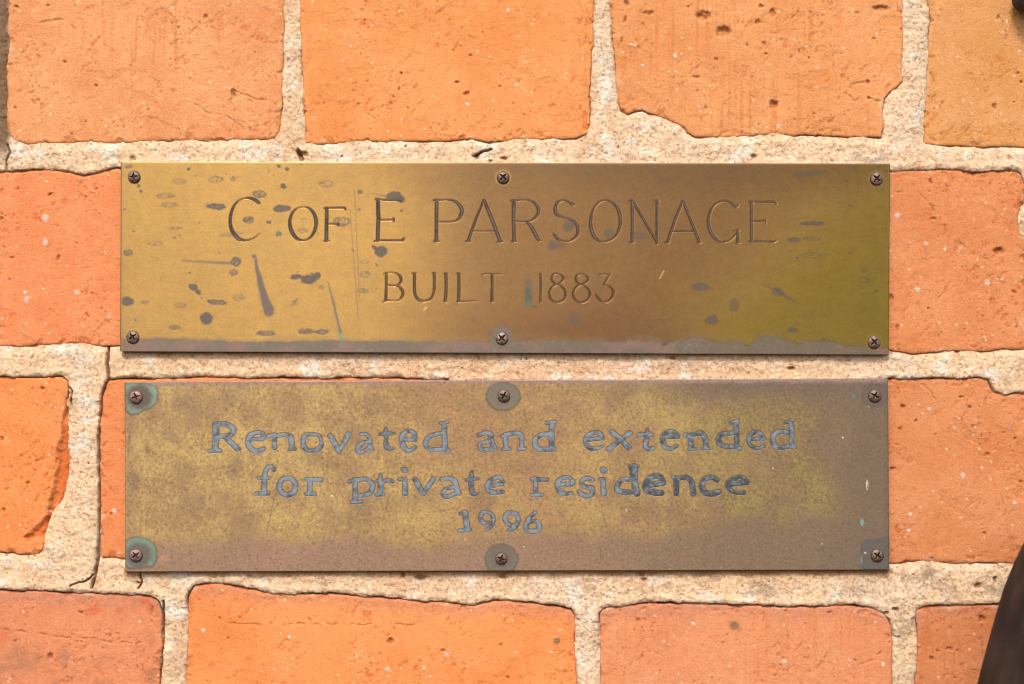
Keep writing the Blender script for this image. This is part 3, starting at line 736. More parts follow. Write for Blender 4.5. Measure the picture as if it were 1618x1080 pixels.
LOW_LETTERS = [
 ('E', 'R', [ln((165, 118, 50), (168, 230, 50), (160, 325, 50)), ln((112, 338, 24), (200, 335, 34)), cv((160, 112, 40), (250, 108, 40), (318, 150, 40), (305, 192, 40), (250, 214, 38), (180, 208, 34)), ln((245, 215, 38), (300, 270, 44), (350, 318, 44)), ln((340, 325, 30), (368, 320, 26))]),
 ('E', 'e', [ln((450, 240, 32), (560, 236, 30)), cv((565, 235, 32), (568, 195, 34), (515, 180, 34), (458, 210, 42), (442, 270, 42), (475, 325, 42), (530, 338, 40), (575, 318, 28))]),
 ('E', 'n', [ln((615, 212, 34), (670, 205, 40)), ln((668, 200, 36), (668, 312, 34)), cv((668, 215, 30), (740, 200, 36), (800, 215, 42), (814, 270, 40), (818, 320, 36)), ln((798, 325, 28), (840, 320, 26))]),
 ('E', 'o', [lp((980, 195, 30), (1045, 208, 28), (1066, 255, 24), (1062, 300, 36), (1000, 338, 34), (930, 320, 38), (910, 260, 38), (930, 208, 36), (980, 195, 30))]),
 ('E', 'v', [ln((1140, 207, 38), (1180, 270, 42), (1215, 342, 32)), ln((1215, 342, 30), (1258, 270, 36), (1298, 198, 44))]),
 ('E', 'a', [cv((1402, 195, 24), (1450, 198, 28), (1480, 240, 28), (1482, 300, 34), (1500, 325, 26)), cv((1475, 258, 26), (1410, 275, 32), (1375, 325, 38), (1400, 352, 28), (1450, 330, 28), (1480, 300, 24))]),
 ('F', 't', [ln((376, 140, 18), (375, 190, 44), (380, 240, 18)), cv((380, 240, 20), (378, 280, 42), (395, 315, 38), (440, 316, 16)), ln((322, 196, 20), (380, 190, 32), (448, 188, 18))]),
 ('F', 'e', [ln((515, 246, 28), (625, 240, 30)), cv((620, 240, 36), (618, 188, 36), (570, 168, 34), (522, 198, 38), (512, 250, 42), (532, 305, 42), (570, 338, 34), (628, 305, 28))]),
 ('F', 'd', [ln((870, 102, 38), (875, 200, 38), (880, 310, 42), (903, 338, 42)), ln((838, 100, 22), (905, 94, 18)), cv((870, 190, 34), (780, 200, 34), (724, 242, 38), (717, 290, 36), (760, 325, 38), (870, 325, 38))]),
 ('F', 'a', [cv((1167, 207, 32), (1220, 184, 34), (1268, 197, 38), (1275, 258, 42), (1302, 312, 40)), cv((1270, 257, 30), (1200, 271, 28), (1172, 292, 26), (1192, 330, 34), (1250, 325, 34), (1290, 310, 28))]),
 ('F', 'n', [ln((1395, 200, 38), (1400, 320, 38)), ln((1364, 215, 26), (1395, 200, 26)), ln((1370, 322, 24), (1430, 320, 24)), cv((1395, 202, 34), (1470, 187, 38), (1526, 204, 38), (1535, 300, 34)), ln((1510, 319, 26), (1560, 319, 26))]),
 ('G', 'd', [ln((710, 98, 34), (708, 200, 42), (712, 315, 42)), ln((670, 100, 30), (742, 90, 24)), cv((700, 190, 34), (620, 202, 38), (572, 242, 42), (577, 300, 42), (630, 325, 38), (730, 320, 38))]),
 ('G', 'e', [ln((1020, 242, 32), (1145, 228, 32)), cv((1143, 222, 34), (1110, 182, 32), (1052, 187, 32), (1007, 222, 38), (1003, 275, 38), (1042, 315, 36), (1100, 316, 28), (1142, 298, 20))]),
 ('G', 'x', [ln((1225, 177, 42), (1300, 240, 42), (1365, 310, 46)), ln((1375, 185, 42), (1290, 255, 34), (1197, 320, 42))]),
 ('G', 't', [cv((1526, 152, 22), (1528, 200, 38), (1512, 280, 38), (1535, 323, 34), (1575, 314, 30)), ln((1457, 200, 36), (1563, 200, 28))]),
 ('H', 'e', [ln((365, 222, 32), (490, 216, 32)), cv((490, 202, 32), (445, 172, 32), (388, 186, 36), (362, 235, 38), (377, 295, 38), (430, 319, 32), (484, 295, 24))]),
 ('H', 'n', [ln((558, 206, 38), (600, 210, 38), (605, 312, 46)), ln((590, 321, 28), (642, 321, 26)), cv((600, 202, 34), (690, 187, 38), (723, 230, 42), (733, 308, 42)), ln((705, 318, 26), (752, 318, 24))]),
 ('H', 'd', [ln((985, 92, 38), (995, 200, 38), (995, 310, 38), (1018, 316, 34)), ln((948, 100, 30), (1008, 82, 24)), cv((990, 182, 30), (880, 192, 38), (840, 222, 38), (852, 280, 38), (920, 303, 38), (990, 298, 34))]),
 ('H', 'e', [ln((1095, 238, 32), (1220, 236, 34)), cv((1218, 222, 32), (1178, 178, 34), (1122, 192, 32), (1094, 240, 34), (1112, 290, 26), (1170, 316, 26), (1222, 300, 28))]),
 ('H', 'd', [ln((1456, 84, 32), (1465, 200, 34), (1460, 290, 38), (1480, 305, 34)), ln((1413, 96, 30), (1472, 80, 26)), cv((1455, 190, 34), (1380, 172, 36), (1312, 202, 42), (1302, 260, 42), (1340, 308, 38), (1450, 300, 34))]),
 ('E', 'f', [ln((590, 512, 34), (580, 600, 42), (576, 690, 42)), cv((590, 515, 34), (612, 480, 34), (648, 477, 38), (664, 503, 26)), ln((534, 571, 24), (608, 569, 26)), ln((510, 701, 32), (615, 701, 32))]),
 ('E', 'o', [ring(777, 641, 71, 72, 40)]),
 ('E', 'r', [ln((970, 592, 42), (968, 690, 38)), ln((936, 580, 28), (975, 582, 34), (1062, 584, 38)), ln((938, 704, 30), (1008, 704, 32))]),
 ('F', 'p', [ln((112, 582, 34), (115, 680, 38), (115, 768, 34)), ln((68, 600, 32), (120, 577, 26)), cv((122, 592, 32), (200, 577, 34), (260, 620, 38), (248, 688, 38), (190, 713, 34), (126, 722, 24)), ln((82, 774, 22), (166, 770, 28))]),
 ('F', 'r', [ln((330, 537, 24), (330, 620, 42), (330, 700, 38)), ln((302, 594, 26), (330, 585, 26)), cv((335, 610, 28), (400, 587, 30), (435, 600, 28)), ln((298, 710, 28), (352, 708, 28))]),
 ('F', 'i', [ln((534, 500, 48), (536, 501, 48)), ln((537, 582, 38), (541, 700, 42)), ln((492, 582, 26), (535, 580, 28))]),
 ('F', 'v', [ln((625, 582, 42), (660, 640, 42), (693, 702, 34)), ln((693, 702, 28), (745, 630, 38), (783, 576, 38))]),
 ('F', 'a', [cv((852, 581, 34), (918, 572, 34), (968, 602, 42), (985, 680, 42), (1003, 699, 34)), cv((968, 642, 30), (892, 661, 34), (862, 700, 34), (892, 728, 34), (975, 700, 34))]),
 ('F', 't', [ln((1110, 512, 18), (1102, 570, 42), (1105, 660, 42)), cv((1105, 660, 42), (1120, 704, 34), (1160, 700, 14)), ln((1063, 585, 26), (1163, 575, 20))]),
 ('F', 'e', [ln((1240, 641, 30), (1365, 621, 30)), cv((1374, 600, 28), (1340, 561, 30), (1282, 581, 34), (1242, 630, 38), (1257, 680, 38), (1310, 694, 34), (1368, 685, 34))]),
 ('G', 'r', [ln((566, 572, 38), (575, 640, 34), (575, 710, 38)), ln((545, 580, 36), (672, 584, 30)), ln((540, 712, 26), (622, 712, 30))]),
 ('G', 'e', [ln((760, 627, 32), (890, 620, 34)), cv((893, 604, 36), (860, 567, 32), (792, 572, 36), (757, 622, 38), (772, 675, 38), (820, 704, 34), (883, 695, 20))]),
 ('G', 's', [cv((1058, 586, 34), (1010, 571, 36), (967, 600, 36), (990, 640, 36), (1048, 656, 42), (1060, 698, 38), (1020, 723, 36), (958, 702, 38), (944, 680, 28))]),
 ('G', 'i', [ln((1152, 501, 54), (1155, 502, 54)), ln((1146, 582, 42), (1150, 650, 38), (1155, 700, 46)), ln((1122, 580, 30), (1146, 580, 30))]),
 ('G', 'd', [ln((1408, 480, 70), (1412, 560, 56), (1422, 640, 52), (1440, 702, 46)), ln((1372, 470, 22), (1446, 468, 22)), cv((1400, 582, 34), (1320, 582, 34), (1277, 620, 38), (1267, 665, 38), (1312, 688, 42), (1390, 688, 38))]),
 ('H', 'e', [ln((220, 632, 42), (365, 610, 48)), cv((370, 600, 38), (330, 552, 44), (262, 562, 42), (217, 620, 48), (227, 670, 48), (290, 693, 46), (353, 695, 44))]),
 ('H', 'n', [ln((480, 572, 42), (478, 700, 42)), ln((452, 562, 30), (480, 572, 30)), cv((480, 577, 34), (560, 562, 38), (608, 602, 42), (625, 700, 46))]),
 ('H', 'c', [cv((825, 586, 38), (780, 562, 42), (717, 582, 42), (697, 640, 46), (722, 688, 46), (780, 703, 48), (843, 685, 42))]),
 ('H', 'e', [ln((915, 622, 42), (1080, 606, 42)), cv((1080, 596, 34), (1020, 557, 32), (942, 592, 42), (917, 630, 38), (950, 678, 32), (1000, 698, 24), (1055, 693, 34))]),
 ('F', '1', [ln((1014, 872, 32), (1050, 862, 38)), ln((1048, 862, 42), (1064, 940, 46), (1070, 1000, 46)), ln((1002, 1020, 28), (1086, 1006, 38))]),
 ('G', '9', [cv((178, 942, 18), (150, 955, 32), (107, 928, 34), (112, 880, 34), (150, 856, 28), (198, 880, 34), (213, 930, 32), (190, 983, 30), (150, 1013, 20))]),
 ('G', '9', [cv((400, 972, 26), (372, 973, 32), (332, 953, 32), (314, 902, 36), (350, 863, 36), (408, 882, 40), (427, 930, 34), (403, 983, 34), (352, 1012, 32))]),
 ('G', '6', [cv((574, 862, 28), (522, 907, 34), (492, 970, 38), (502, 1010, 38), (560, 1023, 34), (603, 1000, 38), (598, 952, 36), (550, 938, 32), (505, 955, 28))]),
]

def letter_geo(entry):
    crop, ch, strokes = entry
    ox, oy = CROP[crop]
    out = []
    for kind, p in strokes:
        pts = [np.array(q, float) for q in p]
        if kind != 'l':
            pts = catmull(pts, kind == 'o')
        out.append([(ox + q[0] / CS, oy + q[1] / CS, q[2] / CS) for q in pts])
    allp = np.array([q for s in out for q in s])
    m = allp[:, 2].max() / 2 + 3
    bb = (allp[:, 0].min() - m, allp[:, 1].min() - m, allp[:, 0].max() + m, allp[:, 1].max() + m)
    return ch, out, bb

def letter_sd(strokes, X, Y):
    d = np.full(X.shape, 1e9)
    for s in strokes:
        d = np.minimum(d, line_dist(X, Y, s))
    return -d

def screw_mesh(parent, cx, cy, r, top, ang, seed, nom, c0, c1):
    """pan head with a cross recess; raised above the plate"""
    a = np.arange(-r - 1.5, r + 1.6, 0.55)
    X, Y = np.meshgrid(cx + a, cy + a)
    dx, dy = X - cx, Y - cy
    R = np.sqrt(dx * dx + dy * dy)
    sd = r - R + 0.35 * fbm(X, Y, 8, 2, seed)
    ca, sa = math.cos(ang), math.sin(ang)
    u, v = ca * dx + sa * dy, -sa * dx + ca * dy
    arm = np.minimum(np.abs(u) + 0.16 * np.abs(v), np.abs(v) + 0.16 * np.abs(u))
    cross = (1 - sst(0.9, 2.0, arm + 0.4 * fbm(X, Y, 5, 2, seed + 4))) * (1 - sst(0.58 * r, 0.74 * r, R))
    h = top + 1.25 * np.sqrt(np.clip(1 - (R / (r * 1.02)) ** 2, 0.0, 1)) - 1.1 * cross + 0.10 * fbm(X, Y, 5, 3, seed + 1)
    C = mixc(np.broadcast_to(alb(*c0), X.shape + (3,)) * 1.0, alb(*c1), sst(-0.3, 0.4, fbm(X, Y, 7, 3, seed + 2)))
    C = mixc(C, alb(46, 28, 18), 0.85 * cross)
    C = mixc(C, alb(60, 40, 28), 0.6 * sst(0.86 * r, 1.0 * r, R))
    return sheet("screw", X, Y, sd, h, M_SCREW, parent, {'col': C}, nom=nom, skirt=1.6, maxmove=2)

def plate_grid(quad, step):
    TL, TR, BR_, BL = [np.array(q, float) for q in quad]
    nx = int((TR[0] - TL[0]) / step); ny = int((BL[1] - TL[1]) / step)
    u, v = np.meshgrid(np.linspace(0, 1, nx), np.linspace(0, 1, ny))
    P = (TL * ((1 - u) * (1 - v))[..., None] + TR * (u * (1 - v))[..., None] + BR_ * (u * v)[..., None] + BL * ((1 - u) * v)[..., None])
    return P[..., 0], P[..., 1], u * (TR[0] - TL[0]), v * (BL[1] - TL[1])

def plate_mesh(name, X, Y, h, back, mat, parent, C, pat, nom):
    """front sheet, rim and back of a metal plate as one closed mesh"""
    ny, nx = X.shape
    idx = np.arange(nx * ny).reshape(ny, nx)
    F = np.stack([idx[:-1, :-1], idx[1:, :-1], idx[1:, 1:], idx[:-1, 1:]], -1).reshape(-1, 4)
    rim = np.concatenate([idx[0, :], idx[1:, -1], idx[-1, -2::-1], idx[-2:0:-1, 0]])
    wx, wy, wz = world(X, Y, h, nom)
    V = np.stack([wx, wy, wz], -1).reshape(-1, 3)
    rv = V[rim].copy(); rv[:, 1] += 0.00025                 # soft arris
    f2 = V[rim].copy(); f2[:, 1] = -back * 0.001
    cen = V.mean(0)
    k = len(rim); n0 = len(V)
    out = (rv - cen); 
    rv[:, 0] += np.sign(out[:, 0]) * 0.00012 * (np.abs(out[:, 0]) > np.abs(out[:, 0]).max() * 0.999)
    rv[:, 2] += np.sign(out[:, 2]) * 0.00012 * (np.abs(out[:, 2]) > np.abs(out[:, 2]).max() * 0.995)
    f2[:, 0] = rv[:, 0]; f2[:, 2] = rv[:, 2]
    a = np.arange(k); b = (a + 1) % k
    R1 = np.stack([rim[a], rim[b], n0 + b, n0 + a], -1)
    R2 = np.stack([n0 + a, n0 + b, n0 + k + b, n0 + k + a], -1)
    VV = np.concatenate([V, rv, f2])
    F2 = np.concatenate([F, R1, R2])
    c = C.reshape(-1, 3); p = pat.reshape(-1)
    rimc = c[rim]
    return mesh_obj(name, VV, F2, mat, parent, {'col': np.concatenate([c, rimc, rimc]), 'pat': np.concatenate([p, p[rim], p[rim]])})

def ell(X, Y, cx, cy, rx, ry, ang=0.0):
    a = math.radians(ang)
    u = (X - cx) * math.cos(a) + (Y - cy) * math.sin(a)
    v = -(X - cx) * math.sin(a) + (Y - cy) * math.cos(a)
    return np.sqrt((u / rx) ** 2 + (v / ry) ** 2)

T1, T2 = 3.4, 3.2      # heights of the two plate faces above the brick face, mm

# ------------------------------------------------------------------ upper plaque
def build_top():
    loc = world((191 + 1405) / 2, 557, T1)
    root = empty("brass_plaque", loc, "upper brass plaque with thin engraved capitals and dark blotches, reading C of E Parsonage", "plaque")
    X, Y, U, V = plate_grid([(191, 255), (1406, 258), (1404, 560), (190, 555)], 1.25)
    seed = 900
    h = T1 + 0.10 * fbm(X, Y, 400, 2, seed)
    fine = fbm(X, Y, 3.2, 2, seed + 1)
    # --- metal tone: golden brass; reflections painted in, browner in the middle, greener at lower right
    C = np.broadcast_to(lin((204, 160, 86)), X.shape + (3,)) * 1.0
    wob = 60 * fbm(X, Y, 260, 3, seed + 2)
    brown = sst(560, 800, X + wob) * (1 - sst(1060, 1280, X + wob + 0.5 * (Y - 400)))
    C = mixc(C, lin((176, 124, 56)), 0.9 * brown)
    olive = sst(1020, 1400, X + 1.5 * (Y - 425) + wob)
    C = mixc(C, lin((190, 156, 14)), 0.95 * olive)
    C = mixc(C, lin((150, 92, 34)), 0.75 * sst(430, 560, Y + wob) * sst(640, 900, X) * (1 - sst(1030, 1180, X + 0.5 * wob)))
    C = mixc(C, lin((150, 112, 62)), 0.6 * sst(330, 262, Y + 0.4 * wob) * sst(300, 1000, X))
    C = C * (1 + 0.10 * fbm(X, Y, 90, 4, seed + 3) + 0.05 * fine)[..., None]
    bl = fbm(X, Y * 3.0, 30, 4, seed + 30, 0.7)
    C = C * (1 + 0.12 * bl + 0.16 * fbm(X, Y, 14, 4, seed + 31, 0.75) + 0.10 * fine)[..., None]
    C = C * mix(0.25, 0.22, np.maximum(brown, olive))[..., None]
    pat = 0.12 + 0.14 * fbm(X, Y, 60, 4, seed + 4, 0.7) + 0.06 * fine + 0.25 * brown + 0.25 * olive
    mauve = alb(104, 82, 70) * 1.0; grey = alb(78, 64, 50)
    def stain(mask, col, k=1.0, p=1.0):
        nonlocal C, pat
        C = mixc(C, col, np.clip(mask * k, 0, 1)); pat = np.maximum(pat, mask * p * min(1, k + .2))
    wx = 4.2 * fbm(X, Y, 11, 4, seed + 5, 0.75); wy = 3.0 * fbm(X, Y, 11, 4, seed + 6, 0.75)
    spong = sst(-0.10, 0.16, fbm(X, Y, 5.5, 3, seed + 7, 0.75))
    def spot(cx, cy, rx, ry, k=1.0, rough=0.0, ang=0.0, col=None):
        j = np.s_[max(0, int((cy - 258 - max(rx, ry) * 1.6 - 8) / 1.25)):max(1, int((cy - 252 + max(rx, ry) * 1.6 + 8) / 1.25)),
                  max(0, int((cx - 191 - max(rx, ry) * 1.6 - 8) / 1.25)):max(1, int((cx - 190 + max(rx, ry) * 1.6 + 8) / 1.25))]
        if X[j].size == 0: return
        q = ell(X[j] + wx[j], Y[j] + wy[j], cx, cy, rx, ry, ang)
        t = 1 - sst(0.82, 1.12, q)
        if rough: t = t * mix(1.0, np.maximum(spong[j], 0.9 * sst(0.15, 0.6, np.abs(q - 0.9) < 0.2)), rough)
        C[j] = mixc(C[j], grey if col is None else col, np.clip(0.92 * k * t, 0, 1)); pat[j] = np.maximum(pat[j], t * k)
    # blotches measured on the photograph
    for a in [(342, 326, 16, 5, 1, .25, 2), (393, 347, 9, 6, .9, .6), (410, 306, 12, 6, .8, .7, 5), (446, 329, 14, 6, 1, .2, -3), (448, 294, 4.5, 4.5, 1), (468, 437, 10, 4.5, 1, 0, -8),
              (487, 441, 13, 8, 1), (500, 436, 7, 6, 1, 0, -20), (602, 397, 10, 9, 1), (592, 391, 6, 3.5, 1, 0, 35), (306, 453, 8, 5, 1, .1, 20), (313, 461, 5, 4, 1, 0, 50),
              (326, 503, 10, 10, 1), (342, 477, 16, 4, 1, .4, 4), (373, 413, 9, 8, .9, .5), (369, 430, 7, 5, .8, .6), (202, 399, 8, 5, .8, .5), (201, 476, 11, 7, 1, .1),
              (276, 517, 10, 4, .7, .5), (420, 526, 16, 4.5, .8, .4), (483, 523, 14, 4, .9, .4), (507, 524, 12, 4, .9, .4), (622, 310, 13, 8, 1, .1, -8), (633, 314, 8, 6, 1),
              (577, 433, 10, 6, .5, .9), (573, 459, 10, 4, .6, .9), (576, 413, 7, 4, .4, .9), (377, 470, 10, 5, .5, .9), (508, 454, 6, 4, .6, .8), (465, 477, 9, 3, .5, .9, -40),
              (420, 470, 6, 5, .5, .9), (285, 482, 10, 5, .5, .9), (230, 477, 6, 3, .6, .8), (479, 364, 8, 4, .6, .7), (480, 347, 5, 4, .4, .9), (540, 350, 14, 8, .7, .85), (898, 357, 9, 9, .75, 0),
              (872, 390, 8, 5, .7, 0), (885, 387, 8, 6, .6, .3), (962, 368, 9, 7, .75, .1), (1010, 372, 17, 5.5, .65, .1), (908, 503, 10, 7, .7, 0, 20), (873, 383, 6, 5, .6),
              (1265, 276, 13, 4.5, .8, .2, -6), (1287, 273, 15, 4, .75, .3, -8), (1283, 353, 20, 4, 1, .1), (1255, 378, 11, 4, .95, .2), (1282, 377, 15, 4, .5, .8), (1107, 453, 14, 6.5, .85, 0),
              (1160, 481, 8, 11, .65, .25), (1229, 461, 9, 7, .7, .3, 20), (1124, 505, 11, 7.5, .95, 0, -10), (1253, 521, 9, 4.5, .85, 0), (283, 286, 12, 5, .4, .9), (341, 283, 12, 6, .6, .9),
              (368, 282, 4, 4, .7, .6), (515, 290, 12, 6, .5, .9), (262, 309, 15, 5, .5, .9), (268, 323, 14, 4, .5, .9), (278, 360, 10, 3, .6, .9), (245, 384, 14, 4, .5, .9), (365, 370, 20, 4, .4, .9, -8),
              (203, 263, 7, 3, .7, .4), (220, 293, 3, 3, .8), (222, 302, 3, 3, .8), (298, 266, 3, 3, .8), (441, 262, 3, 3, .9), (453, 267, 3, 3, .9), (425, 269, 2, 2, .8), (569, 303, 4, 4, .8), (634, 332, 3, 3, .8),
              (425, 351, 3.5, 3, .9), (440, 369, 4, 4, .9), (400, 405, 2.5, 2.5, .8), (1365, 425, 6, 6, .5, .9), (1366, 442, 9, 5, .6, .9), (1285, 403, 22, 5, .45, .93), (1260, 408, 3, 3, .8), (1344, 400, 5, 4, .35), (1311, 454, 3, 2, .7),
              (1385, 460, 3, 2, .7), (1301, 537, 3, 3, .9), (1337, 285, 2.5, 2.5, .9), (1357, 289, 3, 4, .5), (1400, 270, 2, 2, .9), (1344, 324, 4, 2, .5), (759, 282, 3, 3, .6), (1030, 268, 10, 3, .35, .5), (1055, 284, 10, 6, .3, .6), (1346, 264, 7, 3, .6, .6)]:
        spot(*a)
    rng = np.random.default_rng(5)
    for i in range(110):
        cx = 195 + 1205 * rng.random() ** 1.6; cy = rng.uniform(260, 545)
        r = 0.8 + 1.5 * rng.random() ** 3
        spot(cx, cy, r * 1.3, r, 0.7)
    def streak(pts, col, k, soft):
        d = line_dist(X + 0.6 * wx, Y + 0.6 * wy, pts)
        stain(1 - sst(-soft, soft, d), col, k)
    streak([(403, 402, 2), (405, 420, 5), (410, 440, 8), (418, 470, 12), (424, 488, 17), (425, 492, 16)], mauve * 0.85, 0.9, 2.5)
    streak([(517, 443, 1), (525, 470, 4), (532, 500, 5), (538, 526, 5)], alb(112, 98, 70), 0.85, 1.6)
    streak([(538, 527, 3), (540, 535, 5)], alb(96, 150, 124), 0.9, 1.2)
    streak([(835, 446, 13), (835, 478, 13)], alb(96, 84, 52), 0.85, 1.6)
    streak([(835, 460, 11), (835, 472, 11)], alb(70, 60, 40), 0.6, 1.6)
    streak([(835, 477, 7), (834, 482, 7)], alb(66, 98, 66), 0.8, 1.6)
    streak([(1205, 449, 1), (1228, 458, 4), (1245, 470, 5), (1262, 479, 1)], grey * 0.9, 0.7, 1.3)
    streak([(288, 412, 2), (320, 413, 3), (365, 416, 4)], grey, 0.55, 2.0)
    streak([(590, 305, 1), (605, 309, 3), (620, 309, 4)], grey, 0.5, 1.5)
    streak([(440, 368, 3), (441, 371, 3)], alb(80, 130, 96), 0.9, 1.0)
    for pts in ([(1042, 440, 0.8), (1049, 428, 1.2)], [(674, 485, 1), (670, 489, 1.4)]):
        d = line_dist(X, Y, pts); stain(1 - sst(-0.3, 1.0, d), lin((215, 180, 120)) * 0.45, 0.8, 0.4)
    for pts in ([(553, 330, .5), (566, 500, .5)], [(560, 300, .5), (568, 470, .4)], [(1000, 505, .4), (1060, 505, .4)], [(1325, 318, .4), (1332, 322, .8)]):
        d = line_dist(X, Y, pts); stain(1 - sst(0, 0.9, d), grey, 0.5, 0.5)
    # corroded strip along the lower edge, creeping up around the screws
    edge = 539 + 6.0 * fbm(X, Y * 0.3, 34, 5, seed + 8, 0.7) + 2.5 * fbm(X, Y, 6, 3, seed + 13, 0.7) - 7 * np.exp(-((X - 1100) / 22) ** 2) - 8 * np.exp(-((X - 1212) / 26) ** 2) \
        + 9 * np.exp(-((X - 1183) / 9) ** 2) + 6 * np.exp(-((X - 1262) / 6) ** 2) + 10 * sst(1290, 1380, X) - 4 * sst(420, 250, X)
    b = sst(-1.2, 1.6, Y - edge)
    scr = 1 - sst(16.5, 18.5, np.sqrt((X - 793) ** 2 + (Y - 533) ** 2) + 1.5 * fbm(X, Y, 9, 3, seed + 9))
    b = np.maximum(b, scr)
    bc = mixc(np.broadcast_to(alb(104, 87, 68), X.shape + (3,)) * 1.0, alb(126, 92, 78), sst(-0.1, 0.3, fbm(X, Y * 1.5, 60, 4, seed + 10)) * (1 - scr))
    C = C + (bc - C) * (0.95 * b)[..., None]
    pat = np.maximum(pat, b)
    rimline = np.exp(-((Y - edge + 0.5) / 2.2) ** 2) * (1 - scr) + np.exp(-((np.sqrt((X - 793) ** 2 + (Y - 533) ** 2) - 18) / 1.6) ** 2) * (Y < edge)
    C = mixc(C, alb(92, 82, 58), 0.55 * np.clip(rimline, 0, 1))
    fringe = sst(16, 0, edge - Y) * sst(-0.3, 0.3, fbm(X, Y, 30, 4, seed + 11))  # discoloured fringe above the corroded strip
    stain(fringe * (1 - b), alb(120, 100, 62), 0.45, 0.6)
    gl = np.exp(-((fbm(X, Y, 26, 3, seed + 12)) / 0.02) ** 2) * b
    C = mixc(C, alb(118, 134, 120), 0.4 * gl)
    sq = np.exp(-((ell(X, Y, 1050, 543, 16, 10)) - 1) ** 2 / 0.01)
    stain(sq * sst(0.0, 0.3, fbm(X, Y, 9, 2, seed + 33)), alb(112, 130, 116), 0.35); spot(1050, 543, 7, 4, 1.0, 0, -20, alb(96, 58, 46))
    for cx, cy in ((212, 279), (795, 280), (1385, 282), (210, 532), (1381, 540)):
        q = np.sqrt((X - cx) ** 2 + (Y - cy) ** 2)
        stain(np.exp(-((q - 11.5) / 2.0) ** 2), alb(150, 118, 52), 0.55, 0.4)
    for e in (sst(4, 0, X - 191 - 0.002 * Y) , sst(3.0, 0, 1405 - X)):
        stain(e, alb(130, 112, 60), 0.7, 0.7)
    stain(sst(3.2, 0.4, V), alb(190, 150, 100), 0.5, 0.1)
    # --- engraving
    geos = [letter_geo(e) for e in TOP_LETTERS]
    for ch, st, bb in geos:
        i0, i1 = int((bb[1] - 262) / 1.25), int((bb[3] - 250) / 1.25); j0, j1 = int((bb[0] - 195) / 1.25), int((bb[2] - 186) / 1.25)
        s = np.s_[max(0, i0):i1, max(0, j0):j1]
        d = letter_sd(st, X[s], Y[s])
        h[s] -= 0.24 * sst(-0.2, 0.9, d)
        C[s] = mixc(C[s], alb(120, 84, 46), 0.5 * sst(-2.2, 0.3, d))
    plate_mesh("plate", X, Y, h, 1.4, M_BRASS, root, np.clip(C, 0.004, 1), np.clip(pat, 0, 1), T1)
    for k, (ch, st, bb) in enumerate(geos):
        a = np.arange(bb[0], bb[2], 0.6); c = np.arange(bb[1], bb[3], 0.6)
        x, y = np.meshgrid(a, c)
        d = letter_sd(st, x, y) + 0.35 * fbm(x, y, 5, 2, seed + 40 + k) - (0.45 if k >= 13 else 0.15) - 0.25 * sst(650, 900, x)
        hh = T1 + 0.10 * fbm(x, y, 400, 2, seed) - 0.05 - 0.06 * sst(0, 1.6, d) + 0.04 * fbm(x, y, 4, 2, seed + 20)
        rub = sst(-0.2, 0.5, fbm(x, y, 20, 3, seed + 21) + 0.45 * sst(560, 900, x) + 0.1) * 0.85
        cc = mixc(np.broadcast_to(alb(50, 33, 28), x.shape + (3,)) * 1.0, alb(100, 88, 82), rub * sst(0, 1.4, d))
        cc = cc * (1 + 0.25 * fbm(x, y, 3, 2, seed + 22))[..., None]
        if k >= 13: cc = mixc(cc, alb(104, 80, 56), np.full(x.shape, 0.55))
        sheet("letter", x, y, d, hh, M_INK, root, {'col': cc}, nom=T1, skirt=0.22, maxmove=1.2)
    for k, (cx, cy, r, ang) in enumerate([(212, 279, 10, 1.45), (795, 280, 10, 0.75), (1385, 282, 10.5, 0.7), (210, 532, 10.5, 0.95), (793, 534, 10, 0.8), (1381, 540, 10.5, 0.85)]):
        screw_mesh(root, cx, cy, r, T1 + 0.12, ang, 40 + k, T1, (112, 88, 74), (142, 112, 98) if k != 4 else (170, 140, 124))

build_top()

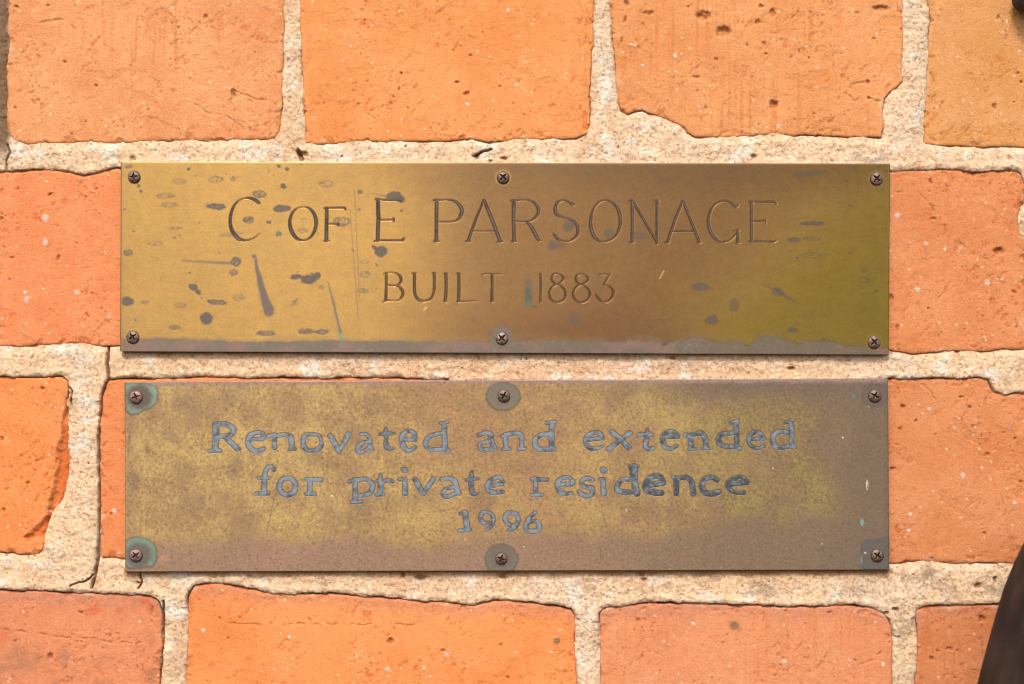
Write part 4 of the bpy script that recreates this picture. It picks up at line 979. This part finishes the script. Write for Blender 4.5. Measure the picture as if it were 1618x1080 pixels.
# ------------------------------------------------------------------ lower plaque
def build_low():
    loc = world((197 + 1404) / 2, 903, T2)
    root = empty("brass_plaque", loc, "lower heavily tarnished brass plaque with blue-grey lowercase lettering, reading Renovated and extended", "plaque")
    X, Y, U, V = plate_grid([(197, 603), (1403, 598), (1405, 900), (198, 903)], 1.25)
    seed = 1300
    h = T2 + 0.10 * fbm(X, Y, 350, 2, seed) + 0.006 * fbm(X, Y, 4, 2, seed + 1)
    C = np.broadcast_to(alb(150, 114, 72), X.shape + (3,)) * 1.0
    big = fbm(X, Y, 190, 5, seed + 2, 0.58)
    mot = fbm(X, Y, 40, 5, seed + 3, 0.68)
    grit = fbm(X, Y, 5, 3, seed + 4, 0.8)
    g3 = fbm(X, Y, 2.8, 2, seed + 5, 0.8)
    # yellower worn ground (left and middle-right), brown film elsewhere
    yel = sst(-0.62, 0.50, 0.55 * big + 0.55 * mot + 0.55 * grit + 0.16 * np.exp(-((X - 330) / 190) ** 2 - ((Y - 720) / 110) ** 2)
              + 0.30 * np.exp(-((X - 1200) / 130) ** 2 - ((Y - 750) / 90) ** 2) - 0.12)
    C = mixc(C, alb(194, 163, 96), yel)
    gx = sst(900, 1200, X)
    C = mixc(C, C * np.array([0.60, 0.62, 0.60]), gx)
    brn = sst(0.02, 0.34, fbm(X, Y, 85, 5, seed + 6, 0.62) + 0.18 * grit)
    C = mixc(C, alb(142, 110, 78), 0.6 * brn)
    red = sst(0.1, 0.45, fbm(X, Y, 130, 4, seed + 7) + 0.12 * grit) * sst(560, 700, X) * (1 - sst(980, 1150, X))
    C = mixc(C, alb(166, 118, 84), 0.55 * red)
    C = mixc(C, alb(158, 112, 70), 0.45 * np.exp(-((X - 800) / 150) ** 2) * sst(-0.35, 0.3, mot + 0.4 * grit))
    # mauve lower band with an irregular top
    ed = 846 + 22 * fbm(X, Y * 0.3, 160, 4, seed + 8, 0.6) + 8 * sst(560, 250, X) - 26 * sst(1040, 1160, X) + 18 * np.exp(-((X - 700) / 70) ** 2)
    lo = sst(-14, 18, Y - ed + 22 * mot + 14 * grit)
    lc = mixc(np.broadcast_to(alb(146, 112, 86), X.shape + (3,)) * 1.0, alb(120, 95, 68), sst(700, 1250, X + 60 * big))
    lc = mixc(lc, alb(164, 112, 96), 0.6 * sst(0.0, 0.4, fbm(X, Y, 70, 4, seed + 9)) * sst(800, 300, X))
    C = C + (lc - C) * (0.9 * lo)[..., None]
    # dark frame at the right and along the top
    rt = sst(1255, 1372, X + 46 * fbm(X, Y, 70, 4, seed + 10) + 16 * grit)
    C = mixc(C, alb(110, 88, 66), 0.92 * rt)
    tp = sst(652, 606, Y + 12 * fbm(X, Y, 60, 4, seed + 11) + 6 * grit) * sst(820, 1220, X)
    C = mixc(C, alb(106, 84, 66), 0.9 * tp)
    tl = sst(9, 2, V + 2.5 * fbm(X, Y, 40, 3, seed + 12))
    C = mixc(C, alb(150, 122, 112), 0.85 * tl)
    rr = sst(10, 0, 1404 - X)
    C = mixc(C, alb(96, 80, 62), 0.7 * rr)
    lf = sst(40, 0, X - 197 + 14 * mot) * sst(600, 690, Y)
    C = mixc(C, alb(150, 108, 76), 0.45 * lf)
    # individual clouds of brown
    def cloud(cx, cy, rx, ry, k, col=(130, 100, 70), ang=0):
        nonlocal C
        q = ell(X + 9 * mot, Y + 9 * fbm(X, Y, 40, 4, seed + 14, 0.7), cx, cy, rx, ry, ang) + 0.35 * grit
        C = mixc(C, alb(*col), 0.8 * k * (1 - sst(0.1, 1.35, q + 0.5 * mot)) * sst(-0.5, 0.2, grit + 0.2))
    for a in [(283, 625, 12, 26, .55), (290, 745, 26, 24, .6), (372, 740, 20, 26, .6, (124, 96, 70)), (312, 785, 34, 12, .5, (140, 110, 84), 40), (590, 640, 26, 20, .6), (503, 730, 34, 20, .4), (690, 690, 20, 20, .4),
              (600, 800, 60, 26, .4), (560, 820, 50, 24, .45), (760, 790, 22, 14, .5), (1075, 735, 36, 22, .6, (140, 104, 76)), (1155, 745, 12, 18, .7, (138, 102, 74), -20), (1190, 755, 16, 12, .6, (120, 98, 66)), (1010, 800, 30, 22, .5),
              (1250, 690, 12, 8, .4), (820, 735, 30, 14, .4), (640, 735, 40, 12, .35), (1225, 800, 60, 18, .55, (124, 100, 74), -30), (1290, 640, 40, 20, .5, (112, 90, 66)), (210, 760, 10, 30, .6, (104, 84, 66)), (430, 640, 50, 14, .3)]:
        cloud(*a)
    for a in [(238, 680, 5, 10, .85, (150, 118, 92)), (234, 708, 6, 14, .95, (112, 68, 54)), (205, 700, 3, 22, .8, (110, 72, 62)), (207, 660, 6, 10, .7, (150, 100, 82)), (203, 816, 4, 5, .8, (90, 64, 72)), (656, 747, 5, 5, .9, (160, 96, 70)), (260, 880, 14, 10, .6, (190, 130, 112))]:
        cloud(*a)
    g8 = fbm(X, Y, 9, 4, seed + 17, 0.75)
    gd_, gi_ = grains(X, Y, 3.4, seed + 18)
    C = C * (1 + 0.20 * (gi_ - 0.5))[..., None]
    C = mixc(C, alb(96, 74, 50), 0.28 * ((gi_ < 0.09) & (gd_ < 0.6)))
    C = C * (1 + 0.26 * grit + 0.30 * g3 + 0.14 * g8)[..., None]
    C = mixc(C, alb(104, 80, 58), 0.6 * sst(0.28, 0.5, g8) * (1 - 0.6 * lo))
    pat = np.clip(0.35 + 0.5 * lo + 0.5 * rt + 0.4 * tp - 0.25 * yel, 0, 1)
    # copper showing along the lower arris
    lowe = sst(3.5, 0.8, 303 * 1.0 - V) * (1 - sst(900, 1100, X))
    C = mixc(C, alb(186, 118, 100), 0.8 * lowe)
    # corrosion halos round the screws
    def halo(poly, inner, teal, cx, cy, ri, kk=1.0):
        nonlocal C, pat, h
        d = poly_sdf(X, Y, poly) + 2.0 * fbm(X, Y, 14, 3, seed + 15)
        t = sst(-1.0, 1.5, d)
        q = np.sqrt((X - cx) ** 2 + (Y - cy) ** 2) + 4 * fbm(X, Y, 12, 4, seed + 16, 0.7)
        tt = sst(ri - 5, ri + 5, q)
        hc = mixc(np.broadcast_to(alb(*inner), X.shape + (3,)) * 1.0, alb(*teal), tt * (0.7 + 0.3 * sst(-0.3, 0.2, mot)))
        hc = hc * (1 + 0.18 * grit + 0.12 * g3)[..., None]
        C = C + (hc - C) * (0.95 * kk * t)[..., None]
        C = mixc(C, alb(66, 56, 42), 0.6 * np.exp(-(d / 1.5) ** 2) * kk)
        pat = np.maximum(pat, t); h = h + 0.06 * t * tt
    halo([(197, 606), (230, 605), (246, 610), (250, 622), (247, 635), (240, 643), (228, 648), (219, 653), (206, 655), (199, 648)], (84, 72, 64), (124, 146, 124), 220, 627, 20)
    halo([(198, 858), (205, 850), (218, 847), (232, 850), (242, 858), (247, 870), (248, 884), (242, 894), (228, 897), (205, 898), (198, 894)], (92, 84, 72), (110, 138, 116), 219, 877, 20)
    def circ(cx, cy, rx, ry): return [(cx + rx * math.cos(i * .3), cy + ry * math.sin(i * .3)) for i in range(21)]
    halo(circ(795, 626, 27, 22.5), (112, 98, 80), (104, 104, 82), 795, 626, 21)
    halo(circ(792, 883, 26, 24), (106, 88, 74), (98, 106, 80), 792, 882, 20)
    halo(circ(1383, 625, 20, 18), (92, 76, 66), (98, 80, 66), 1383, 625, 30, .7)
    halo([(1361, 860), (1368, 853), (1404, 850), (1404, 894), (1398, 899), (1366, 899), (1360, 892)], (90, 78, 70), (80, 84, 80), 1385, 877, 22, .95)
    def dab(cx, cy, rx, ry, col, k=.9, ang=0):
        nonlocal C
        q = ell(X + 1.2 * mot, Y, cx, cy, rx, ry, ang); C = mixc(C, alb(*col), k * (1 - sst(.7, 1.2, q)))
    dab(1370, 766, 1.6, 8, (230, 215, 190)); dab(1370, 768, .8, 4, (110, 80, 50)); dab(1362, 825, 3, 6, (108, 156, 140)); dab(1349, 626, 4, 3, (86, 120, 108)); dab(1361, 884, 1.6, 9, (100, 134, 120), .7)
    dab(1332, 691, 1.4, 1.2, (240, 225, 200)); dab(525, 783, 2, 1.6, (240, 220, 180), .8); dab(1367, 873, 1.5, 1.5, (220, 210, 200)); dab(990, 806, 2, 2, (220, 200, 180), .6)
    for pts in ([(434, 782, .5), (428, 812, .6), (421, 842, .4)], [(955, 818, .5), (956, 826, 1)], [(948, 862, .4), (949, 885, .4)]):
        d = line_dist(X, Y, pts); C = mixc(C, alb(90, 66, 46), 0.6 * (1 - sst(0, .9, d)))
    rng = np.random.default_rng(9)
    for i in range(90):
        r = 0.7 + rng.random() ** 2
        dab(rng.uniform(200, 1400), rng.uniform(605, 900), r, r, (86, 64, 50) if rng.random() < .7 else (225, 205, 175), .6)
    geos = [letter_geo(e) for e in LOW_LETTERS]
    for ch, st, bb in geos:
        i0, i1 = int((bb[1] - 608) / 1.25), int((bb[3] - 592) / 1.25); j0, j1 = int((bb[0] - 201) / 1.25), int((bb[2] - 193) / 1.25)
        s = np.s_[max(0, i0):i1, max(0, j0):j1]
        d = letter_sd(st, X[s], Y[s]) + 0.5
        h[s] -= 0.30 * sst(0.2, 1.4, d)
        C[s] = mixc(C[s], alb(104, 76, 56), 0.6 * sst(-2.0, 0.4, d))
    plate_mesh("plate", X, Y, h, 1.2, M_OLDBRASS, root, np.clip(C, 0.004, 1), pat, T2)
    for k, (ch, st, bb) in enumerate(geos):
        a = np.arange(bb[0], bb[2], 0.6); c = np.arange(bb[1], bb[3], 0.6)
        x, y = np.meshgrid(a, c)
        d = letter_sd(st, x, y) + 1.1 + 0.7 * fbm(x, y, 9, 2, seed + 60) + 0.45 * fbm(x, y, 4, 2, seed + 61)
        lum = fbm(x, y, 11, 3, seed + 62, 0.6)
        hh = T2 + 0.10 * fbm(x, y, 350, 2, seed) - 0.08 + 0.06 * sst(0, 3.0, d) + 0.09 * lum
        lite = sst(-0.6, 0.6, 1.3 * lum + 0.5 * fbm(x, y, 60, 2, seed + 63) + 0.25 - 0.42 * sst(860, 1100, x) * sst(720, 745, y) - 0.22 * sst(860, 1050, x))
        cc = mixc(np.broadcast_to(alb(52, 59, 66), x.shape + (3,)) * 1.0, alb(126, 137, 146), lite * sst(0.2, 2.6, d))
        cc = mixc(cc, alb(58, 56, 56), 0.6 * (1 - sst(0.0, 1.1, d)))
        cc = mixc(cc, alb(226, 228, 226), 0.5 * sst(0.55, 0.75, fbm(x, y, 4, 2, seed + 64)) * sst(0.0, 0.5, fbm(x, y, 30, 2, seed + 65)))
        if ch == 't' and k in (6, 28):
            cc = cc * 0.6
        sheet("letter", x, y, d, hh, M_LEAD, root, {'col': cc}, nom=T2, skirt=0.25, maxmove=1.2)
    for k, (cx, cy, r, ang) in enumerate([(215, 627, 10.5, 1.25), (796, 625, 10.2, 0.45), (1382, 625, 10.5, 0.5), (215, 877, 10.5, 0.9), (792, 882, 9.8, 0.35), (1386, 877, 10.5, 0.6)]):
        screw_mesh(root, cx, cy, r, T2 + 0.12, ang, 80 + k, T2, (128, 96, 86) if k in (0, 3) else (102, 82, 68), (166, 128, 116) if k in (0, 3) else (132, 106, 90))

build_low()

# ------------------------------------------------------------------ dark iron pieces jutting in from the right
def lathe(name, prof, center, tilt, mat, parent, seg=64, cols=((40, 28, 23), (74, 54, 42))):
    """revolve (radius, height) about z, tilt about y, place"""
    V = []; F = []
    for r, z in prof:
        for k in range(seg):
            a = 2 * math.pi * k / seg
            V.append((r * math.cos(a), r * math.sin(a), z))
    V = np.array(V)
    for i in range(len(prof) - 1):
        for k in range(seg):
            F.append((i * seg + k, i * seg + (k + 1) % seg, (i + 1) * seg + (k + 1) % seg, (i + 1) * seg + k))
    c, s = math.cos(tilt), math.sin(tilt)
    V = np.stack([c * V[:, 0] + s * V[:, 2], V[:, 1], -s * V[:, 0] + c * V[:, 2]], -1) + np.asarray(center)
    t = sst(-0.3, 0.4, fbm(V[:, 0] * 4000, V[:, 2] * 4000 + V[:, 1] * 3000, 30, 4, 3))
    C = mixc(np.broadcast_to(alb(*cols[0]), V.shape) * 1.0, alb(*cols[1]), t)
    return mesh_obj(name, V, F, mat, parent, {'col': C})

def at(px, py, dist):
    """point on the sight line through a photo pixel, dist metres in front of the bricks"""
    k = (D - dist) / D
    return np.array([(px - PW / 2) * S * k, -dist, (PH / 2 - py) * S * k + H0])

HD = 0.045
top = at(1690, 800, HD); rim_l = at(1535, 1150, HD)
axis_x = at(1760, 900, HD)[0]
def prof_pts():
    pts = [(1640, 830), (1618, 868), (1606, 895), (1591, 933), (1578, 978), (1565, 1027), (1552, 1078), (1540, 1130), (1532, 1180)]
    out = [(0.0005, at(1640, 812, HD)[2]), (axis_x - at(1672, 812, HD)[0], at(1672, 812, HD)[2])]
    for px, py in pts:
        p = at(px, py, HD)
        out.append((axis_x - p[0], p[2]))
    out.append((out[-1][0] - 0.002, out[-1][1] - 0.001))
    for r, z in out[-2:1:-1]:
        out.append((r - 0.003, z))
    return out
pr = prof_pts()
rad = 0.0
hood = empty("iron_hood", (axis_x, -HD, pr[0][1]), "dark brown flared metal hood, blurred, cutting into the lower right corner", "metal hood")
lathe("shell", pr, (axis_x, -HD, 0), 0, M_IRON, hood, seg=96)

kp = at(1632, -10, 0.012)
bolt = empty("iron_bolt", (kp[0], 0.002, kp[2]), "small dark rounded bolt end standing out of the brick at the very top right corner", "bolt")
def build_bolt():
    r = 0.0066
    prof = [(0.0003, -0.0142), (r * .55, -0.0138), (r * .85, -0.0125), (r, -0.010), (r, -0.006), (r * .8, -0.005), (r * .8, 0.004)]
    V = []; F = []; seg = 48
    for q, y in prof:
        for k in range(seg):
            a = 2 * math.pi * k / seg
            V.append((kp[0] + q * math.cos(a), y, kp[2] + q * math.sin(a)))
    for i in range(len(prof) - 1):
        for k in range(seg):
            F.append((i * seg + k, (i + 1) * seg + k, (i + 1) * seg + (k + 1) % seg, i * seg + (k + 1) % seg))
    V = np.array(V)
    t = sst(-0.3, 0.4, fbm(V[:, 0] * 4000, V[:, 2] * 4000, 8, 4, 3))
    C = mixc(np.broadcast_to(alb(62, 46, 42), V.shape) * 1.0, alb(96, 70, 60), t)
    mesh_obj("bolt_head", V, F, M_IRON, bolt, {'col': C})
build_bolt()
